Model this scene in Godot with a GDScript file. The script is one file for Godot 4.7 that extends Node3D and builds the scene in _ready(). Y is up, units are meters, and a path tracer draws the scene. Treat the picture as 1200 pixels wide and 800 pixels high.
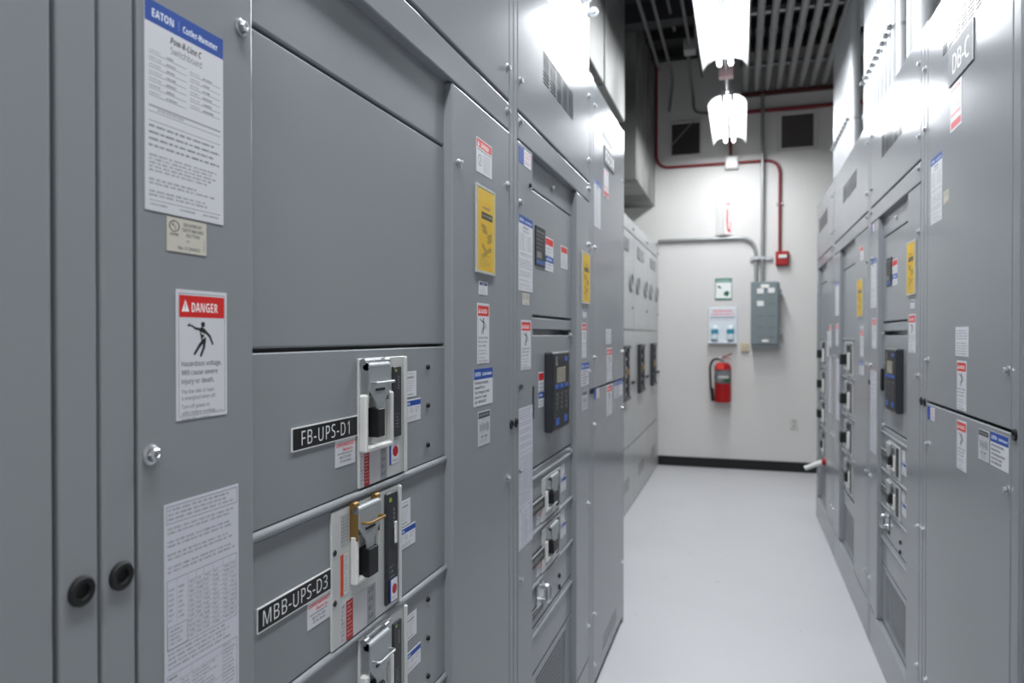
extends Node3D
# Electrical room: an aisle between two rows of grey switchboards, seen from eye level at the left row.

const YAW := 17.6965
const PITCH := -0.4775
const EYE := 1.333
const FACE_L := -0.52
const FACE_R := 0.535
const WALL_Z := -7.5
const LAMP_Y := 3.14
const LAMP_X := -0.105
const LAMP_ENERGY := 3.05
const TUBE_GLOW := 13.0

var mats := {}
var meshes := {}
var inks := {}
var names := {}
var rng := RandomNumberGenerator.new()
# frame of the section being built: the near edge (u, metres from the camera plane), the direction of +x in u
var at_u := 0.0
var dir := 1.0

# ------------------------------------------------------------------ mesh builder
class MB:
	var v := PackedVector3Array()
	var n := PackedVector3Array()
	var uv := PackedVector2Array()
	var ix := PackedInt32Array()
	func tri(a: Vector3, b: Vector3, c: Vector3, out: Vector3) -> void:
		var nn := (b - a).cross(c - a)
		if nn.length() < 1e-12: return
		nn = nn.normalized()
		if nn.dot(out) < 0.0:
			nn = -nn
			var t := b; b = c; c = t
		var k := v.size()
		for p in [a, b, c]:
			v.append(p); n.append(nn); uv.append(Vector2(p.x, -p.y))
		ix.append_array(PackedInt32Array([k, k + 2, k + 1]))
	func quad(a: Vector3, b: Vector3, c: Vector3, d: Vector3, out: Vector3) -> void:
		tri(a, b, c, out)
		tri(a, c, d, out)
	func quad_uv(a: Vector3, b: Vector3, c: Vector3, d: Vector3, nn: Vector3, u: Array) -> void:
		var k := v.size()
		var ps := [a, b, c, d]
		for j in 4:
			v.append(ps[j]); n.append(nn); uv.append(u[j])
		ix.append_array(PackedInt32Array([k, k + 2, k + 1, k, k + 3, k + 2]))
	# a strip of rings, smooth: rings[i][j] points, norms[i][j]
	func skin(rings: Array, norms: Array, closed := true) -> void:
		var base := v.size()
		var m: int = rings[0].size()
		for i in rings.size():
			for j in m:
				v.append(rings[i][j]); n.append(norms[i][j]); uv.append(Vector2(float(j) / m, float(i)))
		for i in rings.size() - 1:
			for j in (m if closed else m - 1):
				var j2: int = (j + 1) % m
				var a := base + i * m + j
				var b := base + i * m + j2
				var c := base + (i + 1) * m + j2
				var d := base + (i + 1) * m + j
				var g := (v[b] - v[a]).cross(v[c] - v[a])
				if g.length() < 1e-14: g = (v[c] - v[a]).cross(v[d] - v[a])
				if g.dot(n[a] + n[c]) > 0.0:
					ix.append_array(PackedInt32Array([a, c, b, a, d, c]))
				else:
					ix.append_array(PackedInt32Array([a, b, c, a, c, d]))
	func fan(ring: Array, nn: Vector3) -> void:
		var c := Vector3.ZERO
		for p in ring: c += p
		c /= ring.size()
		for j in ring.size():
			tri(c, ring[j], ring[(j + 1) % ring.size()], nn)
	func box(lo: Vector3, hi: Vector3, b := 0.0) -> void:
		var c := (lo + hi) / 2.0
		var h := (hi - lo).abs() / 2.0
		b = minf(b, minf(h.x, minf(h.y, h.z)) * 0.9)
		for a in 3:
			var p: int = (a + 1) % 3
			var q: int = (a + 2) % 3
			for s in [-1.0, 1.0]:
				var out := Vector3.ZERO
				out[a] = s
				quad(c + co(h, b, a, s, p, -1, q, -1), c + co(h, b, a, s, p, 1, q, -1), c + co(h, b, a, s, p, 1, q, 1), c + co(h, b, a, s, p, -1, q, 1), out)
				if b > 0.0:
					for t in [-1.0, 1.0]:
						var o2 := out
						o2[p] = t
						quad(c + co(h, b, a, s, p, t, q, -1), c + co(h, b, a, s, p, t, q, 1), c + co(h, b, p, t, a, s, q, 1), c + co(h, b, p, t, a, s, q, -1), o2)
		if b > 0.0:
			for sx in [-1.0, 1.0]:
				for sy in [-1.0, 1.0]:
					for sz in [-1.0, 1.0]:
						tri(c + co(h, b, 0, sx, 1, sy, 2, sz), c + co(h, b, 1, sy, 0, sx, 2, sz), c + co(h, b, 2, sz, 0, sx, 1, sy), Vector3(sx, sy, sz))
	func co(h: Vector3, b: float, a: int, s: float, p: int, sp: float, q: int, sq: float) -> Vector3:
		var r := Vector3.ZERO
		r[a] = h[a] * s
		r[p] = (h[p] - b) * sp
		r[q] = (h[q] - b) * sq
		return r
	func tube(pts: Array, r: float, seg := 10, caps := true) -> void:
		var rings := []
		var norms := []
		var prev := Vector3.ZERO
		for i in pts.size():
			var t: Vector3 = (pts[mini(i + 1, pts.size() - 1)] - pts[maxi(i - 1, 0)]).normalized()
			if prev == Vector3.ZERO:
				prev = Vector3.UP if absf(t.y) < 0.9 else Vector3.RIGHT
			var s := (prev - t * prev.dot(t)).normalized()
			prev = s
			var w := t.cross(s)
			var ring := []
			var nr := []
			for j in seg:
				var an := TAU * j / seg
				var d := s * cos(an) + w * sin(an)
				ring.append(pts[i] + d * r)
				nr.append(d)
			rings.append(ring); norms.append(nr)
		skin(rings, norms)
		if caps:
			fan(rings[0], (pts[0] - pts[1]).normalized())
			fan(rings[-1], (pts[-1] - pts[-2]).normalized())
	# turned about the z axis: profile of (radius, z)
	func lathe(pr: Array, seg := 16, sides := false) -> void:
		for i in pr.size() - 1:
			var p: Vector2 = pr[i]
			var q: Vector2 = pr[i + 1]
			var e := (q - p).normalized()
			var nn := Vector2(e.y, -e.x)
			var ra := []
			var rb := []
			var na := []
			for j in seg:
				var an := TAU * j / seg
				var d := Vector3(cos(an), sin(an), 0)
				ra.append(d * p.x + Vector3(0, 0, p.y))
				rb.append(d * q.x + Vector3(0, 0, q.y))
				na.append((d * nn.x + Vector3(0, 0, nn.y)).normalized())
			if sides:
				for j in seg:
					var k: int = (j + 1) % seg
					quad(ra[j], ra[k], rb[k], rb[j], na[j] + na[k])
			else:
				skin([ra, rb], [na, na])
	func prism(poly: PackedVector2Array, z0: float, z1: float) -> void:
		var t := Geometry2D.triangulate_polygon(poly)
		for k in range(0, t.size(), 3):
			for z in [[z1, 1.0], [z0, -1.0]]:
				tri(v3(poly[t[k]], z[0]), v3(poly[t[k + 1]], z[0]), v3(poly[t[k + 2]], z[0]), Vector3(0, 0, z[1]))
		var turn := -1.0 if Geometry2D.is_polygon_clockwise(poly) else 1.0
		for k in poly.size():
			var a := poly[k]
			var b := poly[(k + 1) % poly.size()]
			quad(v3(a, z0), v3(b, z0), v3(b, z1), v3(a, z1), Vector3((b - a).y, -(b - a).x, 0) * turn)
	func v3(p: Vector2, z: float) -> Vector3:
		return Vector3(p.x, p.y, z)
	func move(t: Transform3D) -> void:
		for k in v.size():
			v[k] = t * v[k]
			n[k] = (t.basis * n[k]).normalized()
	func done() -> ArrayMesh:
		var a := []
		a.resize(Mesh.ARRAY_MAX)
		a[Mesh.ARRAY_VERTEX] = v
		a[Mesh.ARRAY_NORMAL] = n
		a[Mesh.ARRAY_TEX_UV] = uv
		a[Mesh.ARRAY_INDEX] = ix
		var m := ArrayMesh.new()
		m.add_surface_from_arrays(Mesh.PRIMITIVE_TRIANGLES, a)
		return m

# a sheet-metal panel, front at z = 0, with rectangular cut-outs [x, y, w, h]; rim edges eased by b
func panel_mesh(w: float, h: float, t: float, b: float, holes: Array) -> ArrayMesh:
	var m := MB.new()
	var xs := [b, w - b]
	var ys := [b, h - b]
	var cut := {}
	for r in holes:
		xs.append_array([r[0], r[0] + r[2]])
		ys.append_array([r[1], r[1] + r[3]])
	xs.sort(); ys.sort()
	xs = thin(xs); ys = thin(ys)
	for r in holes:
		cut[Vector2i(near(xs, r[0]), near(ys, r[1]))] = r
	# mark the cells inside holes
	var inside := {}
	for k in cut:
		var r = cut[k]
		for i in range(k.x, near(xs, r[0] + r[2])):
			for j in range(k.y, near(ys, r[1] + r[3])):
				inside[Vector2i(i, j)] = true
		var a := Vector3(r[0], r[1], 0)
		var c := Vector3(r[0] + r[2], r[1] + r[3], 0)
		var d := Vector3(0, 0, -0.0005)
		var p := [a, Vector3(c.x, a.y, 0), c, Vector3(a.x, c.y, 0)]
		var mid := (a + c) / 2.0
		for e in 4:
			var s: Vector3 = p[e]
			var f: Vector3 = p[(e + 1) % 4]
			m.quad(s, f, f + d, s + d, mid - (s + f) / 2.0)
	for j in ys.size() - 1:
		var i := 0
		while i < xs.size() - 1:
			if inside.has(Vector2i(i, j)):
				i += 1
				continue
			var k := i
			while k < xs.size() - 1 and not inside.has(Vector2i(k, j)):
				k += 1
			m.quad(Vector3(xs[i], ys[j], 0), Vector3(xs[k], ys[j], 0), Vector3(xs[k], ys[j + 1], 0), Vector3(xs[i], ys[j + 1], 0), Vector3(0, 0, 1))
			i = k
	# rim: rounded edge and returns
	var prof := [[b, 0.0], [b * 0.5, b * 0.134], [b * 0.134, b * 0.5], [0.0, b], [0.0, t]]
	var ce := Vector3(w / 2, h / 2, 0)
	for k in prof.size() - 1:
		var c0 := loop(w, h, prof[k][0], prof[k][1])
		var c1 := loop(w, h, prof[k + 1][0], prof[k + 1][1])
		for e in 4:
			var f: int = (e + 1) % 4
			var o: Vector3 = (c1[e] + c1[f]) / 2.0 - ce
			o.z = 0
			m.quad(c0[e], c0[f], c1[f], c1[e], o.normalized() + Vector3(0, 0, 1.0 if k < 3 else 0.0))
	return m.done()

func loop(w: float, h: float, i: float, d: float) -> Array:
	return [Vector3(i, i, -d), Vector3(w - i, i, -d), Vector3(w - i, h - i, -d), Vector3(i, h - i, -d)]

func thin(a: Array) -> Array:
	var r := [a[0]]
	for x in a:
		if x - r[-1] > 1e-6: r.append(x)
	return r

func near(a: Array, x: float) -> int:
	for k in a.size():
		if absf(a[k] - x) < 2e-6: return k
	return 0

func rounded(w: float, h: float, r: float, n := 4) -> PackedVector2Array:
	var p := PackedVector2Array()
	for q in 4:
		var c := Vector2((w / 2 - r) * (1 if q in [0, 3] else -1), (h / 2 - r) * (1 if q < 2 else -1))
		for k in n + 1:
			var a := PI / 2 * (q + float(k) / n)
			p.append(c + Vector2(cos(a), sin(a)) * r)
	return p

func fillet(pts: Array, r: float, n := 6) -> Array:
	var out := [pts[0]]
	for k in range(1, pts.size() - 1):
		var a: Vector3 = pts[k - 1]
		var b: Vector3 = pts[k]
		var c: Vector3 = pts[k + 1]
		var s := minf(r, minf(a.distance_to(b), b.distance_to(c)) * 0.49)
		var p := b + (a - b).normalized() * s
		var q := b + (c - b).normalized() * s
		for i in n + 1:
			var t := float(i) / n
			out.append(p.lerp(b, t).lerp(b.lerp(q, t), t))
	out.append(pts[-1])
	return out

# ------------------------------------------------------------------ nodes
func numbered(called: String) -> String:
	var k: int = names.get(called, 0)
	names[called] = k + 1
	return called if k == 0 else "%s_%03d" % [called, k]

func thing(called: String, label: String, category: String, pos := Vector3.ZERO, turn := 0.0, group := "") -> Node3D:
	var o := Node3D.new()
	o.name = numbered(called)
	add_child(o, true)
	o.position = pos
	o.rotation_degrees.y = turn
	tag(o, label, category, group)
	return o

func tag(o: Node3D, label: String, category: String, group := "") -> Node3D:
	o.set_meta("label", label)
	o.set_meta("category", category)
	if group: o.set_meta("group", group)
	return o

func put(parent: Node3D, called: String, mesh: Mesh, m: Material, pos := Vector3.ZERO, label := "") -> MeshInstance3D:
	var o := MeshInstance3D.new()
	o.mesh = mesh
	o.material_override = null
	for s in mesh.get_surface_count(): o.set_surface_override_material(s, m)
	if parent == self:
		o.name = numbered(called)
	else:
		var k := 0
		for c in parent.get_children():
			if str(c.name) == called or str(c.name).begins_with(called + "_0"): k += 1
		o.name = called if k == 0 else "%s_%03d" % [called, k]
	parent.add_child(o, true)
	o.position = pos
	if label: o.set_meta("label", label)
	return o

func structure(called: String, lo: Vector3, hi: Vector3, m: Material) -> MeshInstance3D:
	var b := MB.new()
	b.box(lo, hi)
	var o := put(self, called, b.done(), m)
	o.set_meta("kind", "structure")
	return o

func boxmesh(lo: Vector3, hi: Vector3, b := 0.002) -> ArrayMesh:
	var m := MB.new()
	m.box(lo, hi, b)
	return m.done()

# section coordinates: u along the row, v height, z out of the front
func X(u: float) -> float:
	return (u - at_u) * dir

func bx(parent: Node3D, called: String, u0: float, u1: float, v0: float, v1: float, z0: float, z1: float, m: Material, b := 0.002, label := "") -> MeshInstance3D:
	var a := minf(X(u0), X(u1))
	var c := maxf(X(u0), X(u1))
	var me := MB.new()
	me.box(Vector3(-(c - a) / 2, v0 - v0, z0), Vector3((c - a) / 2, v1 - v0, z1), b)
	return put(parent, called, me.done(), m, Vector3((a + c) / 2, v0, 0), label)

func pan(parent: Node3D, called: String, u0: float, u1: float, v0: float, v1: float, zf: float, m: Material, holes := [], t := 0.022, b := 0.003) -> MeshInstance3D:
	var a := minf(X(u0), X(u1))
	return put(parent, called, panel_mesh(absf(u1 - u0), v1 - v0, t, b, holes), m, Vector3(a, v0, zf))

# ------------------------------------------------------------------ materials
func mat(called: String, c: Color, rough := 0.5, metal := 0.0) -> StandardMaterial3D:
	if not mats.has(called):
		var m := StandardMaterial3D.new()
		m.resource_name = called
		m.albedo_color = c
		m.roughness = rough
		m.metallic = metal
		mats[called] = m
	return mats[called]

# tileable fractal noise between two greys, dithered so that close tones do not band
func noise(seed_: int, cells: int, lo: float, hi: float, size := 256, oct := 4, stretch := 1.0) -> ImageTexture:
	var im := Image.create(size, size, false, Image.FORMAT_RGB8)
	var r := RandomNumberGenerator.new()
	r.seed = seed_
	var grids := []
	for o in oct:
		var n := cells << o
		var g := PackedFloat32Array()
		for k in n * n: g.append(r.randf())
		grids.append(g)
	for y in size:
		for x in size:
			var sum := 0.0
			var amp := 0.5
			for o in oct:
				var n := cells << o
				var fx := float(x) / size * n
				var fy := float(y) / size * n * stretch
				var ix := int(fx)
				var iy := int(fy)
				var tx := smoothstep(0.0, 1.0, fx - ix)
				var ty := smoothstep(0.0, 1.0, fy - iy)
				var g: PackedFloat32Array = grids[o]
				var a := lerpf(g[(iy % n) * n + ix % n], g[(iy % n) * n + (ix + 1) % n], tx)
				var b := lerpf(g[((iy + 1) % n) * n + ix % n], g[((iy + 1) % n) * n + (ix + 1) % n], tx)
				sum += lerpf(a, b, ty) * amp
				amp *= 0.5
			var v := clampf(lerpf(lo, hi, smoothstep(0.2, 0.75, sum)) + (r.randf() - 0.5) / 255.0, 0.0, 1.0)
			im.set_pixel(x, y, Color(v, v, v))
	return ImageTexture.create_from_image(im)

func grey(x: float) -> Color:
	return Color(x, x, x)

func make_materials() -> void:
	var p := mat("grey switchgear paint", Color(0.572, 0.586, 0.6), 0.34)
	p.roughness = 0.165
	p.metallic_specular = 0.2
	mat("grey paint recessed", Color(0.485, 0.497, 0.51), 0.4)
	mat("light cabinet paint", Color(0.67, 0.675, 0.675), 0.3)
	mat("zinc", Color(0.78, 0.79, 0.8), 0.3, 0.9)
	mat("galvanised", Color(0.72, 0.73, 0.74), 0.42, 0.75)
	mat("brass", Color(0.62, 0.5, 0.3), 0.4, 0.8)
	mat("breaker plate", Color(0.8, 0.805, 0.8), 0.45, 0.1)
	mat("shield zinc", Color(0.66, 0.68, 0.69), 0.45, 0.45)
	mat("white plastic", Color(0.86, 0.86, 0.85), 0.4)
	mat("black plastic", Color(0.07, 0.07, 0.075), 0.45)
	mat("charcoal plastic", Color(0.19, 0.2, 0.22), 0.4)
	mat("dark gap", Color(0.05, 0.05, 0.05), 0.8)
	mat("white enamel", Color(0.9, 0.9, 0.89), 0.4)
	mat("red enamel", Color(0.62, 0.05, 0.06), 0.3)
	mat("red pipe paint", Color(0.5, 0.1, 0.13), 0.5)
	mat("panelboard grey", Color(0.47, 0.51, 0.52), 0.45)
	mat("rubber", Color(0.035, 0.035, 0.04), 0.6)
	mat("beige plastic", Color(0.78, 0.73, 0.62), 0.5)
	mat("lcd", Color(0.55, 0.54, 0.46), 0.25)
	mat("blue button", Color(0.1, 0.33, 0.68), 0.4)
	mat("overhead steel", Color(0.2, 0.2, 0.21), 0.7)
	var g := mat("duct steel", Color(0.54, 0.54, 0.53), 0.55, 0.35)
	g.albedo_texture = noise(11, 4, 0.74, 1.0, 256, 5)
	g.uv1_triplanar = true
	g.uv1_world_triplanar = true
	g.uv1_scale = Vector3(1.1, 0.8, 1.1)
	var e := mat("emt", Color(0.84, 0.85, 0.86), 0.4, 0.35)
	e.roughness = 0.4
	mat("wall emt", Color(0.6, 0.61, 0.61), 0.4, 0.5)
	var fl := mat("floor epoxy", Color(0.79, 0.79, 0.8), 0.36)
	fl.albedo_texture = noise(21, 3, 0.955, 1.0, 512, 5)
	var scuffed: Image = fl.albedo_texture.get_image()
	for k in 26:
		var at := Vector2(rng.randi_range(8, 503), rng.randi_range(8, 503))
		stroke(scuffed, at, at + Vector2.from_angle(rng.randf() * TAU) * rng.randf_range(0.0, 5.0), rng.randf_range(0.5, 1.0), grey(rng.randf_range(0.78, 0.9)))
	fl.albedo_texture = ImageTexture.create_from_image(scuffed)
	fl.roughness_texture = noise(22, 4, 0.8, 1.0)
	fl.uv1_triplanar = true
	fl.uv1_world_triplanar = true
	fl.uv1_scale = Vector3(0.35, 0.35, 0.35)
	var w := mat("wall paint", Color(0.84, 0.832, 0.822), 0.75)
	w.albedo_texture = noise(31, 3, 0.985, 1.0)
	w.uv1_triplanar = true
	w.uv1_world_triplanar = true
	w.uv1_scale = Vector3(0.7, 0.7, 0.7)
	mat("ceiling deck", Color(0.16, 0.16, 0.165), 0.85)
	var tb := mat("lit tube", Color(0.95, 0.95, 0.95), 0.3)
	tb.emission_enabled = true
	tb.emission = Color(0.97, 0.985, 1.0)
	tb.emission_energy_multiplier = TUBE_GLOW

# ------------------------------------------------------------------ printing
var fonts := {}
var glyphs := {}

func font(bold: bool, mono := false) -> RID:
	var key := "%s%s" % [bold, mono]
	if not fonts.has(key):
		var f := SystemFont.new()
		f.font_names = PackedStringArray(["Droid Sans Mono" if mono else "Droid Sans"])
		f.font_weight = 700 if bold else 400
		fonts[key] = [f, f.get_rids()[0]]
	return fonts[key][1]

func text_width(s: String, size: int, bold := false, squeeze := 1.0) -> float:
	var ts := TextServerManager.get_primary_interface()
	var w := 0.0
	for ch in s:
		w += ts.font_get_glyph_advance(font(bold), size, ts.font_get_glyph_index(font(bold), size, ch.unicode_at(0), 0)).x
	return w * squeeze

# text with its baseline at y; align 0 left, 1 centre, 2 right; squeeze narrows it, slant leans it
func txt(im: Image, s: String, x: float, y: float, size: int, c: Color, bold := false, align := 0, squeeze := 1.0, slant := 0.0, gap := 0.0) -> void:
	var ts := TextServerManager.get_primary_interface()
	var f := font(bold)
	if align: x -= (text_width(s, size, bold, squeeze) + gap * (s.length() - 1)) * (0.5 if align == 1 else 1.0)
	for ch in s:
		var gi := ts.font_get_glyph_index(f, size, ch.unicode_at(0), 0)
		var key := "%s/%d/%d" % [bold, size, gi]
		if not glyphs.has(key):
			ts.font_render_glyph(f, Vector2i(size, 0), gi)
			var r := ts.font_get_glyph_uv_rect(f, Vector2i(size, 0), gi)
			var src: Image = null
			if r.size.x > 0 and r.size.y > 0:
				src = ts.font_get_texture_image(f, Vector2i(size, 0), ts.font_get_glyph_texture_idx(f, Vector2i(size, 0), gi)).get_region(Rect2i(r))
			glyphs[key] = [src, ts.font_get_glyph_offset(f, Vector2i(size, 0), gi), ts.font_get_glyph_advance(f, size, gi).x]
		var g = glyphs[key]
		if g[0]:
			var gw := int(ceil(g[0].get_width() * squeeze))
			for j in g[0].get_height():
				var yy := int(y + g[1].y + j)
				if yy < 0 or yy >= im.get_height(): continue
				for i in gw:
					var a: float = g[0].get_pixel(mini(int(i / squeeze), g[0].get_width() - 1), j).a
					var xx := int(x + g[1].x * squeeze + i - slant * (yy - y))
					if a > 0.02 and xx >= 0 and xx < im.get_width():
						im.set_pixel(xx, yy, im.get_pixel(xx, yy).lerp(c, a))
		x += g[2] * squeeze + gap

func rect(im: Image, x: int, y: int, w: int, h: int, c: Color) -> void:
	im.fill_rect(Rect2i(x, y, w, h), c)

# lines of unreadable print, as runs of word-long dashes
func lines(im: Image, x: int, y: int, w: int, n: int, step: float, thick: int, c: Color, ragged := 0.25) -> void:
	for k in n:
		var xe := x + w * (1.0 - rng.randf() * ragged)
		var xx := float(x)
		while xx < xe - 4:
			var l := minf(rng.randf_range(0.03, 0.11) * w + 3, xe - xx)
			# letters of uneven darkness
			var q := xx
			while q < xx + l:
				rect(im, int(q), int(y + k * step), 2, thick, Color(1, 1, 1).lerp(c, rng.randf_range(0.45, 1.0)))
				q += 3
			xx += l + w * 0.018 + 2

func stroke(im: Image, a: Vector2, b: Vector2, r: float, c: Color) -> void:
	var lo := Vector2(minf(a.x, b.x), minf(a.y, b.y)) - Vector2(r, r)
	var hi := Vector2(maxf(a.x, b.x), maxf(a.y, b.y)) + Vector2(r, r)
	for y in range(maxi(0, int(lo.y)), mini(im.get_height(), int(hi.y) + 1)):
		for x in range(maxi(0, int(lo.x)), mini(im.get_width(), int(hi.x) + 1)):
			var p := Vector2(x, y)
			if p.distance_to(Geometry2D.get_closest_point_to_segment(p, a, b)) <= r:
				im.set_pixel(x, y, c)

func polyfill(im: Image, pts: PackedVector2Array, c: Color) -> void:
	var r := Rect2(pts[0], Vector2.ZERO)
	for p in pts: r = r.expand(p)
	for y in range(int(r.position.y), int(r.end.y) + 1):
		for x in range(int(r.position.x), int(r.end.x) + 1):
			if x >= 0 and y >= 0 and x < im.get_width() and y < im.get_height() and Geometry2D.is_point_in_polygon(Vector2(x, y), pts):
				im.set_pixel(x, y, c)

func shock_man(im: Image, cx: float, cy: float, s: float) -> void:
	var k := Color(0.06, 0.06, 0.06)
	var q := func(x: float, y: float) -> Vector2: return Vector2(cx + x * s, cy + y * s)
	for g in [[-.05, -.4, -.05, -.4, .085], [-.1, -.22, -.02, .08, .1], [-.02, -.24, .25, -.02, .045], [.25, -.02, .36, .2, .04], [-.12, -.24, -.38, -.28, .04], [-.38, -.28, -.52, -.36, .03], [-.04, .1, -.22, .28, .055], [-.22, .28, -.4, .5, .045], [.02, .1, -.02, .32, .055], [-.02, .32, -.14, .56, .045], [-.55, -.36, -.68, -.36, .02], [-.68, -.36, -.6, -.42, .02]]:
		stroke(im, q.call(g[0], g[1]), q.call(g[2], g[3]), g[4] * s, k)
	stroke(im, q.call(-.12, -.14), q.call(.06, -.06), .02 * s, Color(0.9, 0.9, 0.92))
	stroke(im, q.call(.06, -.06), q.call(-.05, .04), .02 * s, Color(0.9, 0.9, 0.92))

const BLUE := Color(0.0, 0.27, 0.63)
const RED := Color(0.86, 0.12, 0.11)
const INK := Color(0.1, 0.1, 0.12)
const SOFT := Color(0.42, 0.42, 0.45)
const PAPER := Color(0.86, 0.86, 0.88)

func ink(kind: String) -> StandardMaterial3D:
	if inks.has(kind): return inks[kind]
	var im: Image
	match kind:
		"data":
			im = page(420, 780, PAPER)
			rect(im, 0, 0, 420, 84, BLUE)
			txt(im, "EATON", 32, 60, 42, Color.WHITE, true, 0, 0.82)
			rect(im, 168, 24, 3, 40, Color(0.5, 0.65, 0.9))
			txt(im, "Cutler-Hammer", 190, 60, 36, Color.WHITE, true, 0, 0.72)
			txt(im, "Pow-R-Line C", 122, 128, 36, INK, true, 0, 0.74, 0.2)
			txt(im, "Switchboard", 124, 166, 36, SOFT, false, 0, 0.86)
			for k in 7:
				rect(im, 18, 196 + k * 26, 190, 2, SOFT)
				lines(im, 20, 184 + k * 26, 60, 1, 10, 6, SOFT, 0.1)
				lines(im, 105, 186 + k * 26, 60, 1, 10, 7, INK, 0.4)
				if k < 6:
					rect(im, 226, 210 + k * 26, 176, 2, SOFT)
					lines(im, 228, 198 + k * 26, 56, 1, 10, 6, SOFT, 0.1)
					lines(im, 300, 200 + k * 26, 60, 1, 10, 7, INK, 0.4)
			rect(im, 18, 388, 384, 7, Color(0.6, 0.6, 0.63))
			rect(im, 18, 412, 384, 2, SOFT)
			lines(im, 60, 398, 140, 1, 10, 8, SOFT, 0)
			rect(im, 18, 446, 384, 2, SOFT)
			lines(im, 18, 462, 384, 4, 24, 8, INK, 0.2)
			lines(im, 18, 570, 384, 5, 14, 8, SOFT, 0.2)
			lines(im, 18, 660, 360, 2, 14, 8, SOFT, 0.4)
			lines(im, 18, 704, 360, 2, 14, 8, SOFT, 0.3)
			rect(im, 18, 740, 384, 2, SOFT)
			for x in [22, 170, 300]: lines(im, x, 752, 90, 1, 10, 8, SOFT, 0.1)
		"data far":
			im = page(160, 340, PAPER)
			rect(im, 0, 0, 160, 36, BLUE)
			txt(im, "EATON", 10, 26, 18, Color.WHITE, true, 0, 0.8)
			txt(im, "Cutler-Hammer", 72, 26, 16, Color.WHITE, true, 0, 0.65)
			txt(im, "Pow-R-Line C", 80, 56, 15, INK, true, 1, 0.8)
			txt(im, "Switchboard", 80, 74, 15, SOFT, false, 1, 0.9)
			lines(im, 10, 90, 140, 20, 12, 4, SOFT, 0.3)
		"listed":
			im = page(220, 170, Color(0.82, 0.8, 0.75))
			ring(im, 38, 42, 26, 4, INK)
			txt(im, "U", 30, 44, 24, INK, true, 1, 0.8)
			txt(im, "L", 46, 56, 24, INK, true, 1, 0.8)
			txt(im, "LISTED", 38, 90, 18, INK, true, 1, 0.8)
			txt(im, "DEADFRONT", 142, 36, 23, INK, false, 1, 0.85)
			txt(im, "SWITCHBOARD", 142, 62, 23, INK, false, 1, 0.78)
			txt(im, "SECTION", 142, 88, 23, INK, false, 1, 0.85)
			txt(im, "17", 112, 118, 18, INK, false, 1)
			txt(im, "No. F-294603", 120, 156, 23, INK, false, 1, 0.9)
			rect(im, 206, 90, 2, 62, SOFT)
		"danger":
			im = page(284, 520, PAPER)
			frame_rect(im, 12, 14, 260, 492, 2, SOFT)
			rect(im, 16, 22, 252, 88, RED)
			polyfill(im, PackedVector2Array([Vector2(48, 38), Vector2(68, 86), Vector2(28, 86)]), Color.WHITE)
			rect(im, 46, 54, 4, 18, RED)
			rect(im, 46, 76, 4, 5, RED)
			txt(im, "DANGER", 78, 88, 52, Color.WHITE, true, 0, 0.72)
			shock_man(im, 150, 190, 132)
			var y := 306
			for s in ["Hazardous voltage.", "Will cause severe", "injury or death."]:
				txt(im, s, 26, y, 27, INK, false, 0, 0.98); y += 35
			y += 4
			for s in ["The line side of main", "is energized when off."]:
				txt(im, s, 26, y, 21, SOFT, false, 0, 0.95); y += 26
			y += 8
			for s in ["Turn off power at", "utility before working", "inside this section."]:
				txt(im, s, 26, y, 21, SOFT, false, 0, 0.95); y += 26
			lines(im, 180, 496, 80, 1, 8, 5, SOFT, 0)
		"notice":
			im = page(280, 220, PAPER)
			rect(im, 6, 6, 268, 54, Color(0.87, 0.3, 0.28))
			polyfill(im, PackedVector2Array([Vector2(36, 16), Vector2(50, 50), Vector2(22, 50)]), Color.WHITE)
			txt(im, "DANGER", 150, 50, 38, Color.WHITE, true, 1, 0.9)
			lines(im, 14, 68, 250, 1, 10, 10, INK, 0)
			ring(im, 62, 140, 34, 5, SOFT)
			stroke(im, Vector2(56, 120), Vector2(70, 140), 4, SOFT)
			stroke(im, Vector2(70, 140), Vector2(54, 160), 4, SOFT)
			lines(im, 120, 92, 140, 9, 13, 7, SOFT, 0.2)
		"schedule":
			im = page(420, 860, Color(0.82, 0.82, 0.86))
			frame_rect(im, 10, 10, 400, 62, 2, SOFT)
			lines(im, 18, 20, 380, 3, 16, 8, SOFT, 0.15)
			for k in 4: lines(im, 16, 86 + k * 46, 386, 2, 15, 8, SOFT, 0.15)
			frame_rect(im, 12, 272, 396, 250, 2, SOFT)
			for k in 12:
				rect(im, 120, 300 + k * 18, 288, 1, SOFT)
				for x in [20, 70, 128, 172, 214, 268, 330, 372]:
					if x > 110 or k < 7: lines(im, x, 304 + k * 18, 34, 1, 8, 8, SOFT, 0.3)
			for x in [62, 120, 166, 208, 262, 322, 366]: rect(im, x, 272, 1, 250, SOFT)
			frame_rect(im, 14, 440, 104, 80, 2, SOFT)
			rect(im, 16, 442, 100, 76, Color(0.82, 0.82, 0.86))
			lines(im, 26, 452, 76, 4, 15, 8, SOFT, 0.3)
			lines(im, 16, 532, 388, 4, 17, 8, SOFT, 0.2)
			frame_rect(im, 12, 610, 396, 240, 2, SOFT)
			for x in [78, 140, 316]: rect(im, x, 610, 1, 240, SOFT)
			for y in [640, 728, 790]: rect(im, 12, y, 396, 1, SOFT)
			for k in 14:
				lines(im, 84, 646 + k * 14, 48, 1, 8, 7, SOFT, 0.2)
				lines(im, 146, 646 + k * 14, 140, 1, 8, 7, SOFT, 0.5)
				lines(im, 322, 616 + k * 15, 76, 1, 8, 7, SOFT, 0.3)
			lines(im, 20, 620, 50, 1, 8, 8, INK, 0)
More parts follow.
